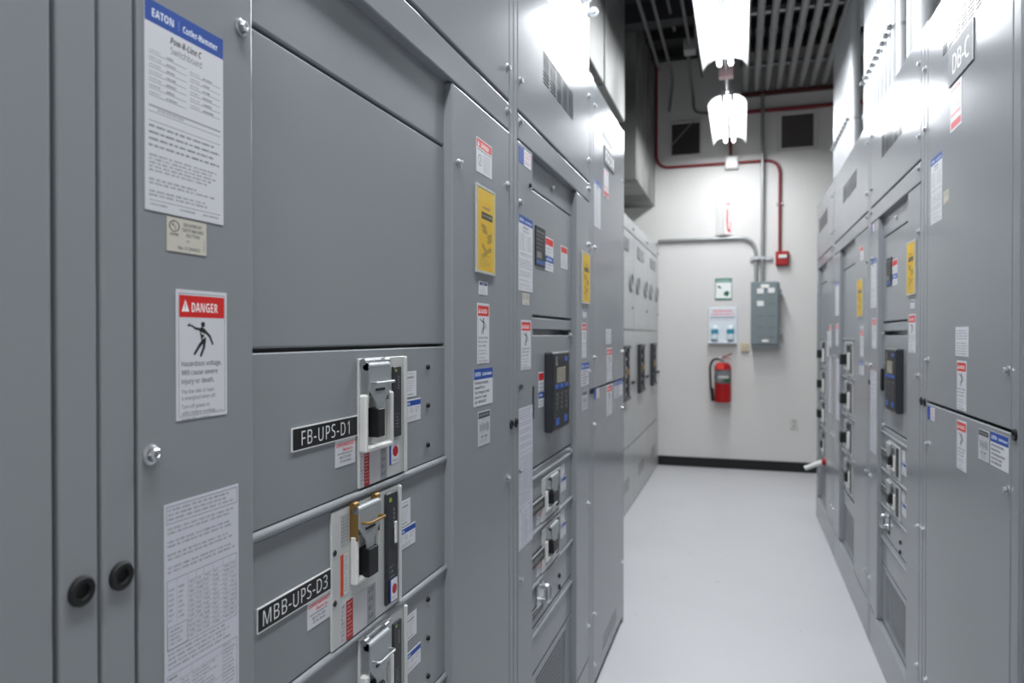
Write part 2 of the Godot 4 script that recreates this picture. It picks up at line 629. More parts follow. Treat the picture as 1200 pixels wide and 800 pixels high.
		"yellow":
			im = page(240, 400, Color(0.88, 0.7, 0.06))
			rect(im, 0, 0, 240, 60, Color(0.9, 0.73, 0.1))
			lines(im, 66, 84, 110, 1, 10, 12, Color(0.2, 0.17, 0.1), 0)
			rect(im, 50, 112, 160, 34, Color(0.16, 0.14, 0.1))
			lines(im, 60, 122, 140, 1, 10, 12, Color(0.55, 0.48, 0.2), 0)
			for k in 7:
				var g := Vector2(30 + rng.randi() % 150, 180 + k * 24)
				stroke(im, g, g + Vector2(50, -30 + rng.randi() % 60), 11, Color(0.66, 0.54, 0.1))
			lines(im, 30, 322, 150, 5, 13, 6, Color(0.5, 0.42, 0.12), 0.4)
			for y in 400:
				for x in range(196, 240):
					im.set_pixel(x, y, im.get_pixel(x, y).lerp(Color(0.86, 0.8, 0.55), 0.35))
		"small":
			im = page(120, 80, PAPER)
			rect(im, 8, 6, 104, 18, Color(0.12, 0.2, 0.42))
			txt(im, "EATON", 60, 21, 15, Color.WHITE, true, 1)
			lines(im, 12, 34, 96, 4, 10, 4, SOFT, 0.3)
		"assist":
			im = page(320, 220, PAPER)
			rect(im, 0, 0, 320, 64, BLUE)
			txt(im, "EATON", 18, 46, 34, Color.WHITE, true, 0, 0.85)
			txt(im, "Cutler-Hammer", 138, 44, 26, Color.WHITE, true, 0, 0.85)
			var yy := 92
			for s in ["For Factory Assistance,", "Renewal Parts or", "24 hr. Emergency Service", "in the US or Canada", "Call 1-800-498-2678"]:
				txt(im, s, 16, yy, 24, INK, true, 0, 0.86); yy += 28
		"arc":
			im = page(200, 200, Color(0.78, 0.78, 0.8))
			rect(im, 6, 6, 188, 34, Color(0.2, 0.2, 0.21))
			lines(im, 20, 16, 160, 1, 10, 12, Color(0.5, 0.5, 0.5), 0)
			lines(im, 60, 48, 80, 1, 8, 6, SOFT, 0)
			for k in 11:
				var h := 20 + rng.randi() % 44
				stroke(im, Vector2(30 + k * 14, 96 - h * 0.5), Vector2(36 + k * 14, 96 + h * 0.5), 3, Color(0.3, 0.3, 0.32))
			txt(im, "ARC   FLASH", 100, 156, 19, INK, true, 1, 0.95)
			lines(im, 30, 164, 130, 2, 12, 6, SOFT, 0.2)
		"contractor":
			im = page(210, 150, PAPER)
			txt(im, "CANNON&WENDT", 105, 44, 31, RED, true, 1, 0.74, 0.15)
			txt(im, "Electric Co.", 130, 70, 24, RED, true, 1, 0.85, 0.1)
			lines(im, 24, 78, 160, 1, 10, 8, INK, 0)
			txt(im, "602-279-1681", 105, 110, 20, INK, false, 1)
			txt(im, "24 Hour Service", 105, 130, 18, INK, false, 1, 0.9)
		"rating":
			im = page(110, 170, PAPER)
			lines(im, 26, 14, 60, 1, 10, 5, SOFT, 0)
			lines(im, 20, 34, 70, 1, 10, 14, INK, 0)
			lines(im, 14, 62, 80, 5, 16, 5, SOFT, 0.5)
			lines(im, 30, 148, 50, 1, 10, 8, INK, 0)
		"breaker data":
			im = page(180, 120, PAPER)
			rect(im, 0, 8, 180, 28, BLUE)
			txt(im, "EATON", 12, 30, 20, Color.WHITE, true, 0, 0.85)
			for x in [10, 66, 122]: lines(im, x, 46, 44, 3, 11, 5, SOFT, 0.3)
			lines(im, 10, 92, 150, 2, 11, 5, SOFT, 0.2)
		"side tag":
			im = page(120, 60, PAPER)
			rect(im, 0, 0, 48, 60, BLUE)
			lines(im, 58, 8, 56, 3, 14, 7, Color(0.85, 0.35, 0.33), 0.2)
			lines(im, 58, 46, 56, 1, 14, 5, SOFT, 0.2)
		"meter legend":
			im = page(120, 130, Color(0.09, 0.09, 0.1))
			rect(im, 8, 14, 104, 3, Color(0.6, 0.6, 0.6))
			lines(im, 12, 26, 90, 4, 14, 5, Color(0.35, 0.33, 0.32), 0.3)
			rect(im, 12, 82, 60, 22, Color(0.5, 0.52, 0.5))
			for k in 4: rect(im, 10 + k * 26, 110, 20, 14, Color(0.2, 0.42, 0.72))
		"red tag":
			im = page(100, 110, PAPER)
			rect(im, 4, 4, 92, 22, RED)
			lines(im, 10, 34, 80, 3, 11, 5, SOFT, 0.2)
			rect(im, 0, 62, 100, 20, BLUE)
			lines(im, 16, 68, 60, 1, 10, 8, Color.WHITE, 0)
			lines(im, 10, 88, 80, 2, 10, 4, SOFT, 0.3)
		"red notice":
			im = page(100, 80, PAPER)
			rect(im, 4, 4, 92, 20, Color(0.87, 0.3, 0.25))
			lines(im, 8, 32, 84, 5, 9, 4, SOFT, 0.2)
		"red sheet":
			im = page(110, 130, PAPER)
			lines(im, 8, 8, 94, 1, 10, 10, Color(0.85, 0.3, 0.32), 0)
			lines(im, 8, 26, 94, 5, 10, 4, Color(0.7, 0.65, 0.67), 0.2)
			lines(im, 8, 80, 94, 1, 10, 9, RED, 0)
			rect(im, 6, 104, 98, 20, Color(0.85, 0.3, 0.33))
		"fine print":
			im = page(120, 90, PAPER)
			lines(im, 8, 10, 104, 4, 8, 4, SOFT, 0.05)
			lines(im, 8, 48, 104, 5, 8, 4, SOFT, 0.05)
		"FB-UPS-D1", "MBB-UPS-D3":
			im = page(480, 96, Color(0.05, 0.05, 0.055))
			frame_rect(im, 0, 0, 480, 96, 5, Color(0.88, 0.88, 0.88))
			var nw := 372.0 if kind.length() < 10 else 430.0
			txt(im, kind, 240, 77, 82, Color(0.93, 0.93, 0.93), false, 1, 0.86, 0.0, (nw - text_width(kind, 82, false, 0.86)) / (kind.length() - 1))
		"DB-C":
			im = page(240, 112, Color(0.38, 0.39, 0.41))
			rect(im, 236, 0, 4, 112, Color(0.9, 0.9, 0.9))
			txt(im, kind, 120, 86, 78, Color(0.95, 0.95, 0.95), false, 1, 0.98)
		"plate far":
			im = page(160, 40, Color(0.06, 0.06, 0.065))
			rect(im, 0, 0, 160, 7, Color(0.88, 0.88, 0.88))
			lines(im, 14, 16, 130, 1, 10, 14, Color(0.45, 0.45, 0.45), 0)
		"plate grey":
			im = page(160, 60, Color(0.4, 0.41, 0.42))
			for x in [14, 52, 92, 128]: rect(im, x, 12, 20, 36, Color(0.9, 0.9, 0.9))
			for x in [19, 57, 97]: rect(im, x, 22, 10, 14, Color(0.4, 0.41, 0.42))
		"instructions":
			im = page(140, 130, Color(0.78, 0.78, 0.79))
			rect(im, 20, 0, 26, 130, Color(0.68, 0.1, 0.1))
			lines(im, 24, 8, 18, 9, 13, 6, Color(0.85, 0.55, 0.55), 0.1)
			for k in 7: lines(im, 54 + k * 7, 8, 4, 9, 12, 9, INK, 0.3)
			rect(im, 104, 0, 36, 130, Color(0.6, 0.6, 0.61))
			for k in 4: lines(im, 110, 10 + k * 30, 26, 2, 8, 5, INK, 0.2)
			lines(im, 2, 8, 14, 9, 13, 7, SOFT, 0.4)
		"stop tag":
			im = page(60, 80, PAPER)
			rect(im, 0, 0, 9, 80, BLUE)
			var oct := PackedVector2Array()
			for k in 8: oct.append(Vector2(36, 38) + Vector2.from_angle(TAU * (k + 0.5) / 8) * 19)
			polyfill(im, oct, Color(0.72, 0.08, 0.1))
			lines(im, 20, 66, 34, 1, 6, 5, SOFT, 0)
		"orange tag":
			im = page(60, 160, PAPER)
			rect(im, 0, 0, 22, 160, Color(0.85, 0.3, 0.08))
			for k in 3: lines(im, 28 + k * 9, 8, 6, 12, 12, 9, SOFT, 0.3)
		"trip unit":
			im = page(60, 300, Color(0.15, 0.16, 0.18))
			rect(im, 10, 8, 16, 12, Color(0.55, 0.68, 0.15))
			for k in 5: rect(im, 34, 40 + k * 12, 10, 8, Color(0.45, 0.46, 0.48))
			ring(im, 24, 140, 7, 3, Color(0.05, 0.05, 0.05))
			lines(im, 14, 200, 30, 5, 14, 5, Color(0.36, 0.37, 0.4), 0.3)
		"small data":
			im = page(60, 120, Color(0.7, 0.71, 0.71))
			for k in 4: lines(im, 6 + k * 13, 8, 9, 8, 13, 6, INK, 0.4)
		"first aid":
			im = page(200, 260, Color(0.92, 0.93, 0.92))
			frame_rect(im, 0, 0, 200, 260, 8, Color(0.1, 0.4, 0.3))
			rect(im, 8, 8, 184, 42, Color(0.35, 0.55, 0.5))
			lines(im, 24, 22, 150, 1, 10, 14, Color(0.7, 0.8, 0.77), 0)
			stroke(im, Vector2(38, 96), Vector2(62, 112), 10, INK)
			polyfill(im, PackedVector2Array([Vector2(96, 178), Vector2(140, 146), Vector2(170, 172), Vector2(150, 214), Vector2(112, 206)]), Color(0.04, 0.36, 0.22))
			rect(im, 8, 238, 184, 14, Color(0.3, 0.5, 0.42))
		"eyewash":
			im = page(300, 380, Color(0.86, 0.88, 0.9))
			lines(im, 40, 24, 220, 1, 10, 22, Color(0.85, 0.2, 0.3), 0)
			lines(im, 26, 60, 248, 1, 10, 20, Color(0.85, 0.25, 0.35), 0)
			rect(im, 16, 98, 268, 12, Color(0.45, 0.48, 0.55))
			lines(im, 20, 120, 260, 2, 14, 5, SOFT, 0.1)
		"extinguisher sign":
			im = page(120, 270, Color(0.95, 0.94, 0.94))
			frame_rect(im, 4, 4, 112, 262, 4, Color(0.93, 0.75, 0.76))
			txt(im, "FIRE", 60, 44, 34, Color(0.8, 0.1, 0.14), true, 1, 0.9)
			rect(im, 34, 70, 22, 120, Color(0.8, 0.1, 0.14))
			stroke(im, Vector2(45, 190), Vector2(56, 236), 9, Color(0.8, 0.1, 0.14))
			stroke(im, Vector2(56, 236), Vector2(88, 244), 9, Color(0.8, 0.1, 0.14))
			stroke(im, Vector2(88, 244), Vector2(94, 170), 5, Color(0.8, 0.1, 0.14))
		"extinguisher label":
			im = page(220, 200, Color(0.34, 0.35, 0.37))
			rect(im, 0, 0, 220, 18, Color(0.7, 0.2, 0.2))
			lines(im, 20, 30, 180, 4, 16, 8, Color(0.6, 0.62, 0.64), 0.2)
			rect(im, 60, 96, 110, 34, Color(0.78, 0.78, 0.76))
			lines(im, 20, 142, 90, 3, 15, 8, Color(0.6, 0.62, 0.6), 0.2)
			rect(im, 124, 138, 60, 44, Color(0.1, 0.34, 0.2))
		"breaker markings":
			im = page(100, 40, Color(0.86, 0.87, 0.87))
			lines(im, 8, 8, 84, 2, 14, 8, INK, 0.2)
	var m := StandardMaterial3D.new()
	m.resource_name = kind + " print"
	m.albedo_texture = ImageTexture.create_from_image(im)
	m.roughness = 0.45
	m.texture_repeat = false
	inks[kind] = m
	return m

func page(w: int, h: int, c: Color) -> Image:
	var im := Image.create(w, h, false, Image.FORMAT_RGB8)
	im.fill(c)
	return im

func frame_rect(im: Image, x: int, y: int, w: int, h: int, t: int, c: Color) -> void:
	rect(im, x, y, w, t, c)
	rect(im, x, y + h - t, w, t, c)
	rect(im, x, y, t, h, c)
	rect(im, x + w - t, y, t, h, c)

func ring(im: Image, cx: float, cy: float, r: float, t: float, c: Color) -> void:
	for y in range(int(cy - r - t), int(cy + r + t) + 1):
		for x in range(int(cx - r - t), int(cx + r + t) + 1):
			if absf(Vector2(x - cx, y - cy).length() - r) <= t / 2 + 0.3 and x >= 0 and y >= 0 and x < im.get_width() and y < im.get_height():
				im.set_pixel(x, y, c)

# a thin printed sheet with its face at z = t, corner at the origin
func sheet_mesh(w: float, h: float, t: float) -> ArrayMesh:
	var m := MB.new()
	var p := [Vector3(0, 0, t), Vector3(w, 0, t), Vector3(w, h, t), Vector3(0, h, t)]
	m.quad_uv(p[0], p[1], p[2], p[3], Vector3(0, 0, 1), [Vector2(0, 1), Vector2(1, 1), Vector2(1, 0), Vector2(0, 0)])
	for e in 4:
		var a: Vector3 = p[e]
		var b: Vector3 = p[(e + 1) % 4]
		var k := m.v.size()
		m.quad(a, b, b - Vector3(0, 0, t), a - Vector3(0, 0, t), (a + b) / 2 - Vector3(w / 2, h / 2, t))
		for j in range(k, m.v.size()): m.uv[j] = Vector2(0.01, 0.985)
	return m.done()

const LABEL_NAMES := {
	"data": ["data_label", "white specification label with a blue header"], "data far": ["data_label", "white specification label with a blue header"],
	"listed": ["listing_sticker", "small cream listing sticker"], "danger": ["danger_label", "tall white danger label with a red header"],
	"notice": ["danger_notice", "white notice with a red header band"], "schedule": ["schedule_sheet", "tall white sheet of tables and fine print"],
	"small": ["small_sticker", "small white sticker with a dark blue header"], "assist": ["service_label", "white service label with a blue header"],
	"arc": ["warning_label", "grey warning label with a black header"], "contractor": ["contractor_sticker", "white contractor sticker with red lettering"],
	"rating": ["rating_sticker", "small white rating sticker"], "breaker data": ["breaker_data_sticker", "white sticker with a blue band"],
	"side tag": ["side_sticker", "small sticker half blue, half white"], "meter legend": ["meter_legend", "black legend plate with a blue bottom row"],
	"red tag": ["red_topped_tag", "white tag with red and blue bands"], "red notice": ["red_topped_notice", "small white notice with a red top"],
	"red sheet": ["red_lettered_sheet", "white sheet with red lettering and red foot"], "fine print": ["fine_print_label", "white label of fine print"],
	"FB-UPS-D1": ["nameplate", "black nameplate reading FB-UPS-D1"], "MBB-UPS-D3": ["nameplate", "black nameplate reading MBB-UPS-D3"],
	"DB-C": ["nameplate", "grey nameplate reading DB-C"], "plate far": ["nameplate", "small black nameplate with a white top edge"], "plate grey": ["nameplate", "grey nameplate with white characters"],
	"instructions": ["instruction_label", "printed label with a red stripe"], "stop tag": ["stop_sticker", "white sticker with a red octagon"], "orange tag": ["orange_sticker", "narrow sticker with an orange stripe"],
	"small data": ["print_plate", "small printed plate"], "breaker markings": ["marking_strip", "white marking strip"],
}

func lab(parent: Node3D, kind: String, u0: float, u1: float, v0: float, v1: float, z := 0.0, t := 0.0006) -> MeshInstance3D:
	var a := minf(X(u0), X(u1))
	return put(parent, LABEL_NAMES[kind][0], sheet_mesh(absf(u1 - u0), v1 - v0, t), ink(kind), Vector3(a, v0, z), LABEL_NAMES[kind][1])

# ------------------------------------------------------------------ switchboard parts
func bolt_mesh() -> ArrayMesh:
	if not meshes.has("bolt"):
		var m := MB.new()
		m.lathe([Vector2(0.0095, 0), Vector2(0.0095, 0.0015), Vector2(0.0066, 0.0032)], 18)
		m.lathe([Vector2(0.0064, 0.003), Vector2(0.0064, 0.0075), Vector2(0.0052, 0.0086), Vector2(0.003, 0.0086), Vector2(0.0022, 0.0074), Vector2(0, 0.0074)], 6, true)
		meshes.bolt = m.done()
	return meshes.bolt

func bolts(parent: Node3D, list: Array, z := 0.0) -> void:
	for p in list:
		put(parent, "bolt", bolt_mesh(), mats["zinc"], Vector3(X(p[0]), p[1], z))

func hole(parent: Node3D, called: String, u: float, v: float, r: float, z := 0.0) -> void:
	var key := "hole%.4f" % r
	if not meshes.has(key):
		var m := MB.new()
		m.lathe([Vector2(r, 0), Vector2(r, 0.0025), Vector2(r * 0.86, 0.0042), Vector2(r * 0.55, 0.0036), Vector2(r * 0.5, 0.0012), Vector2(0, 0.0012)], 20)
		meshes[key] = m.done()
	put(parent, called, meshes[key], mats["rubber"], Vector3(X(u), v, z))

func slots(x0: float, y0: float, w: float, h: float, nx: int, ny: int, fx: float, fy: float) -> Array:
	var r := []
	for i in nx:
		for j in ny:
			r.append([x0 + w * (i + 0.5 - fx / 2) / nx, y0 + h * (j + 0.5 - fy / 2) / ny, w / nx * fx, h / ny * fy])
	return r

# carcass, frame posts, kick plate; u0 < u1 along the row, near and far are the post widths
func section(label: String, u0: float, u1: float, left: bool, near_w: float, far_w: float, kick := 0.165) -> Node3D:
	at_u = u0 if left else u1
	dir = 1.0 if left else -1.0
	var t := thing("switchboard_section", label, "switchboard", Vector3(FACE_L if left else FACE_R, 0, -at_u), 90.0 if left else -90.0)
	var p: Material = mats["grey switchgear paint"]
	bx(t, "enclosure", u0 + 0.001, u1 - 0.001, 0.0, 2.283, -0.75, -0.05, p, 0.003)
	if near_w > 0.0: pan(t, "frame_post", u0, u0 + near_w, 0.0, 2.285, 0.0, p, [], 0.051, 0.004)
	if far_w > 0.0: pan(t, "frame_post", u1 - far_w, u1, 0.0, 2.285, 0.0, p, [], 0.051, 0.004)
	if kick > 0.0: pan(t, "kick_plate", u0 + near_w + 0.001, u1 - far_w - 0.001, 0.0, kick, -0.0015, p, [], 0.05)
	return t

func upper(t: Node3D, a: float, b: float, v0: float, vent: Array) -> void:
	# vent: u0, u1, v0, v1 of the slotted field
	var x0 := minf(X(a), X(b))
	var holes := []
	if vent.size():
		var vx := minf(X(vent[0]), X(vent[1])) - x0
		holes = slots(vx, vent[2] - v0, vent[1] - vent[0], vent[3] - vent[2], 5, 9, 0.88, 0.64)
		bx(t, "vent_backing", vent[0] - 0.01, vent[1] + 0.01, vent[2] - 0.01, vent[3] + 0.01, -0.0495, -0.046, mats["dark gap"], 0.0)
	pan(t, "upper_panel", a, b, v0, 2.276, 0.0, mats["grey switchgear paint"], holes, 0.03)

func perforated(t: Node3D, a: float, b: float, v0: float, v1: float, zf: float, f: Array) -> void:
	var x0 := minf(X(a), X(b))
	var vx := minf(X(f[0]), X(f[1])) - x0
	var w: float = f[1] - f[0]
	var h: float = f[3] - f[2]
	bx(t, "vent_backing", f[0] - 0.005, f[1] + 0.005, f[2] - 0.005, f[3] + 0.005, zf - 0.021, zf - 0.018, mats["dark gap"], 0.0)
	pan(t, "vent_panel", a, b, v0, v1, zf, mats["grey switchgear paint"], slots(vx, f[2] - v0, w, h, int(w / 0.0135), int(h / 0.0135), 0.76, 0.72), 0.012)

func rail(t: Node3D, a: float, b: float, v: float, zf: float, r := 0.008) -> void:
	var m := MB.new()
	var x0 := minf(X(a), X(b))
	var x1 := maxf(X(a), X(b))
	var pts := []
	for k in 9: pts.append(Vector2(cos(PI * (k / 8.0 - 0.5)) * r, sin(PI * (k / 8.0 - 0.5)) * r))
	var ra := []
	var rb := []
	var na := []
	for p in pts:
		ra.append(Vector3(x0, p.y, p.x)); rb.append(Vector3(x1, p.y, p.x)); na.append(Vector3(0, p.y / r, p.x / r))
	m.skin([ra, rb], [na, na], false)
	for s in [[ra, -1.0], [rb, 1.0]]: m.fan(s[0], Vector3(s[1], 0, 0))
	put(t, "flange_rail", m.done(), mats["grey switchgear paint"], Vector3(0, v, zf))

func hasp(b: Node3D, u0: float, u1: float, top: float, mid: float, tip: float, zf: float, brass: bool, p := 0.016) -> void:
	var z: Material = mats["zinc"]
	var w := u1 - u0
	var c := X((u0 + u1) / 2)
	# side plates behind the shield, each with its knuckle
	var m: MB
	for s in [-1.0, 1.0]:
		m = MB.new()
		m.box(Vector3(-0.001, mid - 0.012, 0), Vector3(0.001, top + 0.006, p - 0.002), 0.0005)
		m.tube([Vector3(-0.004, top + 0.007, 0.006), Vector3(0.008, top + 0.007, 0.006)], 0.0052, 10)
		put(b, "bracket_side", m.done(), mats["brass"] if brass else z, Vector3(c + s * (w / 2 - 0.001), 0, zf), "brass-coloured bracket side" if brass else "")
	m = MB.new()
	var poly := PackedVector2Array([Vector2(-w / 2, top - 0.002), Vector2(-w / 2, mid + 0.006), Vector2(-0.012, tip + 0.002), Vector2(-0.009, tip - 0.012), Vector2(0.009, tip - 0.012), Vector2(0.012, tip + 0.002), Vector2(w / 2, mid + 0.006), Vector2(w / 2, top - 0.002)])
	m.prism(poly, p - 0.002, p)
	# rolled top
	m.tube([Vector3(-w / 2, top, p - 0.006), Vector3(w / 2, top, p - 0.006)], 0.006, 12)
	put(b, "hasp_shield", m.done(), mats["shield zinc"], Vector3(c, 0, zf), "bright zinc lockout shield")
	m = MB.new()
	var y := mid + (top - mid) * 0.42
	m.tube(fillet([Vector3(-w * 0.38, y, p), Vector3(-w * 0.38, y, p + 0.012), Vector3(w * 0.38, y, p + 0.012), Vector3(w * 0.38, y, p)], 0.01), 0.0022, 8)
	put(b, "staple_loop", m.done(), mats["brass"] if brass else z, Vector3(c, 0, zf))
	put(b, "slot_plate", boxmesh(Vector3(-w * 0.24, y - 0.013, p), Vector3(w * 0.2, y - 0.009, p + 0.001), 0.0003), mats["dark gap"], Vector3(c, 0, zf))

func bezel(b: Node3D, u0: float, u1: float, v0: float, v1: float, zf: float, d: float) -> void:
	var w := u1 - u0
	var h := v1 - v0
	var m := MB.new()
	var r := 0.009
	m.box(Vector3(0, 0, 0), Vector3(r, h, d), 0.003)
	m.box(Vector3(w - r * 0.8, 0, 0), Vector3(w, h, d), 0.003)
	m.box(Vector3(r - 0.002, 0, 0), Vector3(w - r * 0.8 + 0.002, r, d), 0.003)
	m.box(Vector3(r - 0.002, h - r * 0.7, 0), Vector3(w - r * 0.8 + 0.002, h, d * 0.6), 0.003)
	put(b, "bezel", m.done(), mats["white plastic"], Vector3(minf(X(u0), X(u1)), v0, zf), "white moulded bezel")
	bx(b, "bezel_well", u0 + r * 0.8, u1 - r * 0.7, v0 + r * 0.8, v1 - r * 0.6, zf, zf + 0.002, mats["white plastic"], 0.0)

func screws(b: Node3D, list: Array, zf: float) -> void:
	if not meshes.has("screw"):
		var m := MB.new()
		m.lathe([Vector2(0.0045, 0), Vector2(0.0042, 0.0012), Vector2(0.002, 0.0018), Vector2(0.0018, 0.0006), Vector2(0, 0.0006)], 12)
		meshes.screw = m.done()
	for s in list: put(b, "screw", meshes.screw, mats["charcoal plastic"], Vector3(X(s[0]), s[1], zf))

# tall-handled breaker like the uppermost of the near section; dv shifts it down the column
func breaker_tall(t: Node3D, dv: float, z: float, bottom: float) -> void:
	var b := bx(t, "circuit_breaker", 0.934, 1.087, 1.107 - dv if bottom == 0.0 else bottom, 1.299 - dv, z, z + 0.004, mats["breaker plate"], 0.001, "circuit breaker behind a zinc lockout hasp")
	var base := b.position
	var zf := 0.004 + z
	var keep := at_u
	at_u = at_u + base.x * dir
	# everything below is in the plate's own frame
	var o := -base.y
	bx(b, "plate_rib", 1.076, 1.084, maxf(1.107 - dv, bottom) + o, 1.299 - dv + o, zf, zf + 0.006, mats["breaker plate"], 0.002)
	bx(b, "terminal_strip", 0.937, 1.03, 1.2895 - dv + o, 1.297 - dv + o, zf, zf + 0.003, mats["galvanised"], 0.001)
	bx(b, "trip_unit", 1.036, 1.064, 1.169 - dv + o, 1.283 - dv + o, zf, zf + 0.004, mats["charcoal plastic"], 0.001, "dark slate trip unit")
	put(b, "trip_unit_face", sheet_mesh(0.026, 0.112, 0.0004), ink("trip unit"), Vector3(X(1.037), 1.17 - dv + o, zf + 0.004))
	bezel(b, 0.932, 1.022, 1.16 - dv + o, 1.246 - dv + o, zf, 0.013)
	bx(b, "breaker_toggle", 0.955, 0.976, 1.181 - dv + o, 1.224 - dv + o, zf, zf + 0.021, mats["black plastic"], 0.0015, "black toggle block")
	put(b, "toggle_hole", boxmesh(Vector3(-0.0005, -0.004, -0.004), Vector3(0.0003, 0.004, 0.004), 0.0), mats["dark gap"], Vector3(X(0.955), 1.2 - dv + o, zf + 0.01))
	hasp(b, 0.938, 1.003, 1.287 - dv + o, 1.246 - dv + o, 1.229 - dv + o, zf, false)
	if bottom == 0.0:
		lab(b, "instructions", 0.936, 1.02, 1.108 - dv + o, 1.158 - dv + o, zf)
		lab(b, "stop tag", 1.03, 1.062, 1.126 - dv + o, 1.164 - dv + o, zf)
	at_u = keep

func breaker_low(t: Node3D, z: float) -> void:
	var b := bx(t, "circuit_breaker", 0.86, 1.066, 0.897, 1.089, z, z + 0.004, mats["breaker plate"], 0.001, "circuit breaker with a brass-backed lockout hasp")
	var keep := at_u
	at_u = at_u + b.position.x * dir
	var o := -b.position.y
	var zf := z + 0.004
	bx(b, "trip_unit", 1.01, 1.05, 0.906 + o, 1.084 + o, zf, zf + 0.005, mats["charcoal plastic"], 0.003, "dark slate trip unit")
	put(b, "trip_unit_face", sheet_mesh(0.034, 0.17, 0.0004), ink("trip unit"), Vector3(X(1.013), 0.91 + o, zf + 0.005))
	bx(b, "white_slider", 1.035, 1.042, 1.0 + o, 1.035 + o, zf + 0.005, zf + 0.008, mats["white plastic"], 0.001)
	lab(b, "stop tag", 1.018, 1.044, 0.91 + o, 0.945 + o, zf + 0.006)
	bx(b, "plate_rib", 1.056, 1.063, 0.897 + o, 1.089 + o, zf, zf + 0.006, mats["breaker plate"], 0.002)
	bezel(b, 0.906, 0.975, 0.974 + o, 1.046 + o, zf, 0.012)
	bx(b, "breaker_toggle", 0.928, 0.957, 0.98 + o, 1.022 + o, zf, zf + 0.02, mats["black plastic"], 0.0015, "black toggle block")
	hasp(b, 0.907, 0.972, 1.082 + o, 1.05 + o, 1.032 + o, zf, true)
	lab(b, "small data", 0.882, 0.905, 1.036 + o, 1.08 + o, zf)
	lab(b, "orange tag", 0.882, 0.902, 0.966 + o, 1.024 + o, zf)
	lab(b, "instructions", 0.882, 0.982, 0.898 + o, 0.955 + o, zf)
	screws(b, [[0.867, 1.032 + o], [0.867, 0.962 + o], [0.985, 1.045 + o], [0.985, 0.978 + o]], zf)
	at_u = keep

# the smaller breakers further down the rows: u0..u1 is the plate, up is the near side
func breaker_small(t: Node3D, u0: float, u1: float, v0: float, v1: float, z: float, style := 0) -> void:
	var b := bx(t, "circuit_breaker", u0, u1, v0, v1, z, z + 0.004, mats["breaker plate"], 0.001)
	var keep := at_u
	at_u = at_u + b.position.x * dir
	var o := -v0
	var w := u1 - u0
	var h := v1 - v0
	var zf := z + 0.004
	# f runs left to right as the viewer sees it
	var f := func(k: float) -> float: return (u0 + w * k) if dir > 0 else (u1 - w * k)
	var vv := func(k: float) -> float: return v0 + h * k + o
	bx(b, "trip_unit", f.call(0.76), f.call(0.9), vv.call(0.1), vv.call(0.95), zf, zf + 0.004, mats["charcoal plastic"], 0.001)
	bezel(b, minf(f.call(0.12), f.call(0.68)), maxf(f.call(0.12), f.call(0.68)), vv.call(0.2), vv.call(0.68), zf, 0.016 if style == 1 else 0.009)
	bx(b, "breaker_toggle", f.call(0.22 if style == 1 else 0.26), f.call(0.5), vv.call(0.34), vv.call(0.64 if style == 1 else 0.6), zf, zf + (0.042 if style == 1 else 0.019), mats["black plastic"], 0.002, "black toggle block")
	var m := MB.new()
	m.prism(PackedVector2Array([Vector2(-w * 0.2, h * 0.3), Vector2(-w * 0.2, h * 0.08), Vector2(-w * 0.06, -h * 0.06), Vector2(w * 0.06, -h * 0.06), Vector2(w * 0.2, h * 0.08), Vector2(w * 0.2, h * 0.3)]), 0.014, 0.017)
	m.tube([Vector3(-w * 0.2, h * 0.3, 0.011), Vector3(w * 0.2, h * 0.3, 0.011)], 0.006, 10)
	m.box(Vector3(-w * 0.2, h * 0.05, 0), Vector3(-w * 0.2 + 0.002, h * 0.3, 0.016))
	put(b, "hasp_shield", m.done(), mats["shield zinc"], Vector3(X(f.call(0.4)), vv.call(0.66), zf))
	lab(b, "breaker markings", minf(f.call(0.14), f.call(0.66)), maxf(f.call(0.14), f.call(0.66)), vv.call(0.03), vv.call(0.18), zf)
	at_u = keep

func relay(t: Node3D, u0: float, u1: float, z: float) -> void:
	var v0 := 1.052
	var b := bx(t, "protective_relay", u0, u1, v0, 1.285, z, z + 0.024, mats["charcoal plastic"], 0.004, "dark relay with a small screen and blue keys")
	var keep := at_u
	at_u = at_u + b.position.x * dir
	var zf := z + 0.024
	var w := u1 - u0
	var f := func(k: float) -> float: return (u0 + w * k) if dir > 0 else (u1 - w * k)
	var g := func(called: String, a: float, c: float, lo: float, hi: float, m: Material, d := 0.002) -> void:
		bx(b, called, f.call(a), f.call(c), lo - v0, hi - v0, zf, zf + d, m, 0.0005)
	g.call("face_plate", 0.04, 0.97, 1.06, 1.278, mats["black plastic"], 0.001)
	zf += 0.001
	g.call("screen", 0.22, 0.7, 1.193, 1.238, mats["lcd"])
	for k in 3: g.call("soft_key", 0.12 + k * 0.27, 0.33 + k * 0.27, 1.176, 1.188, mats["blue button"])
	for i in 3:
		for j in 4: g.call("keypad_key", 0.14 + i * 0.26, 0.3 + i * 0.26, 1.112 + j * 0.014, 1.121 + j * 0.014, mats["charcoal plastic"])
	g.call("round_key", 0.16, 0.34, 1.07, 1.09, mats["blue button"])
	g.call("round_key", 0.64, 0.82, 1.07, 1.09, mats["blue button"])
	g.call("round_key", 0.66, 0.84, 1.255, 1.268, mats["blue button"])
	for k in 4: g.call("indicator", 0.18, 0.24, 1.246 + k * 0.007, 1.249 + k * 0.007, mats["zinc"])
	at_u = keep

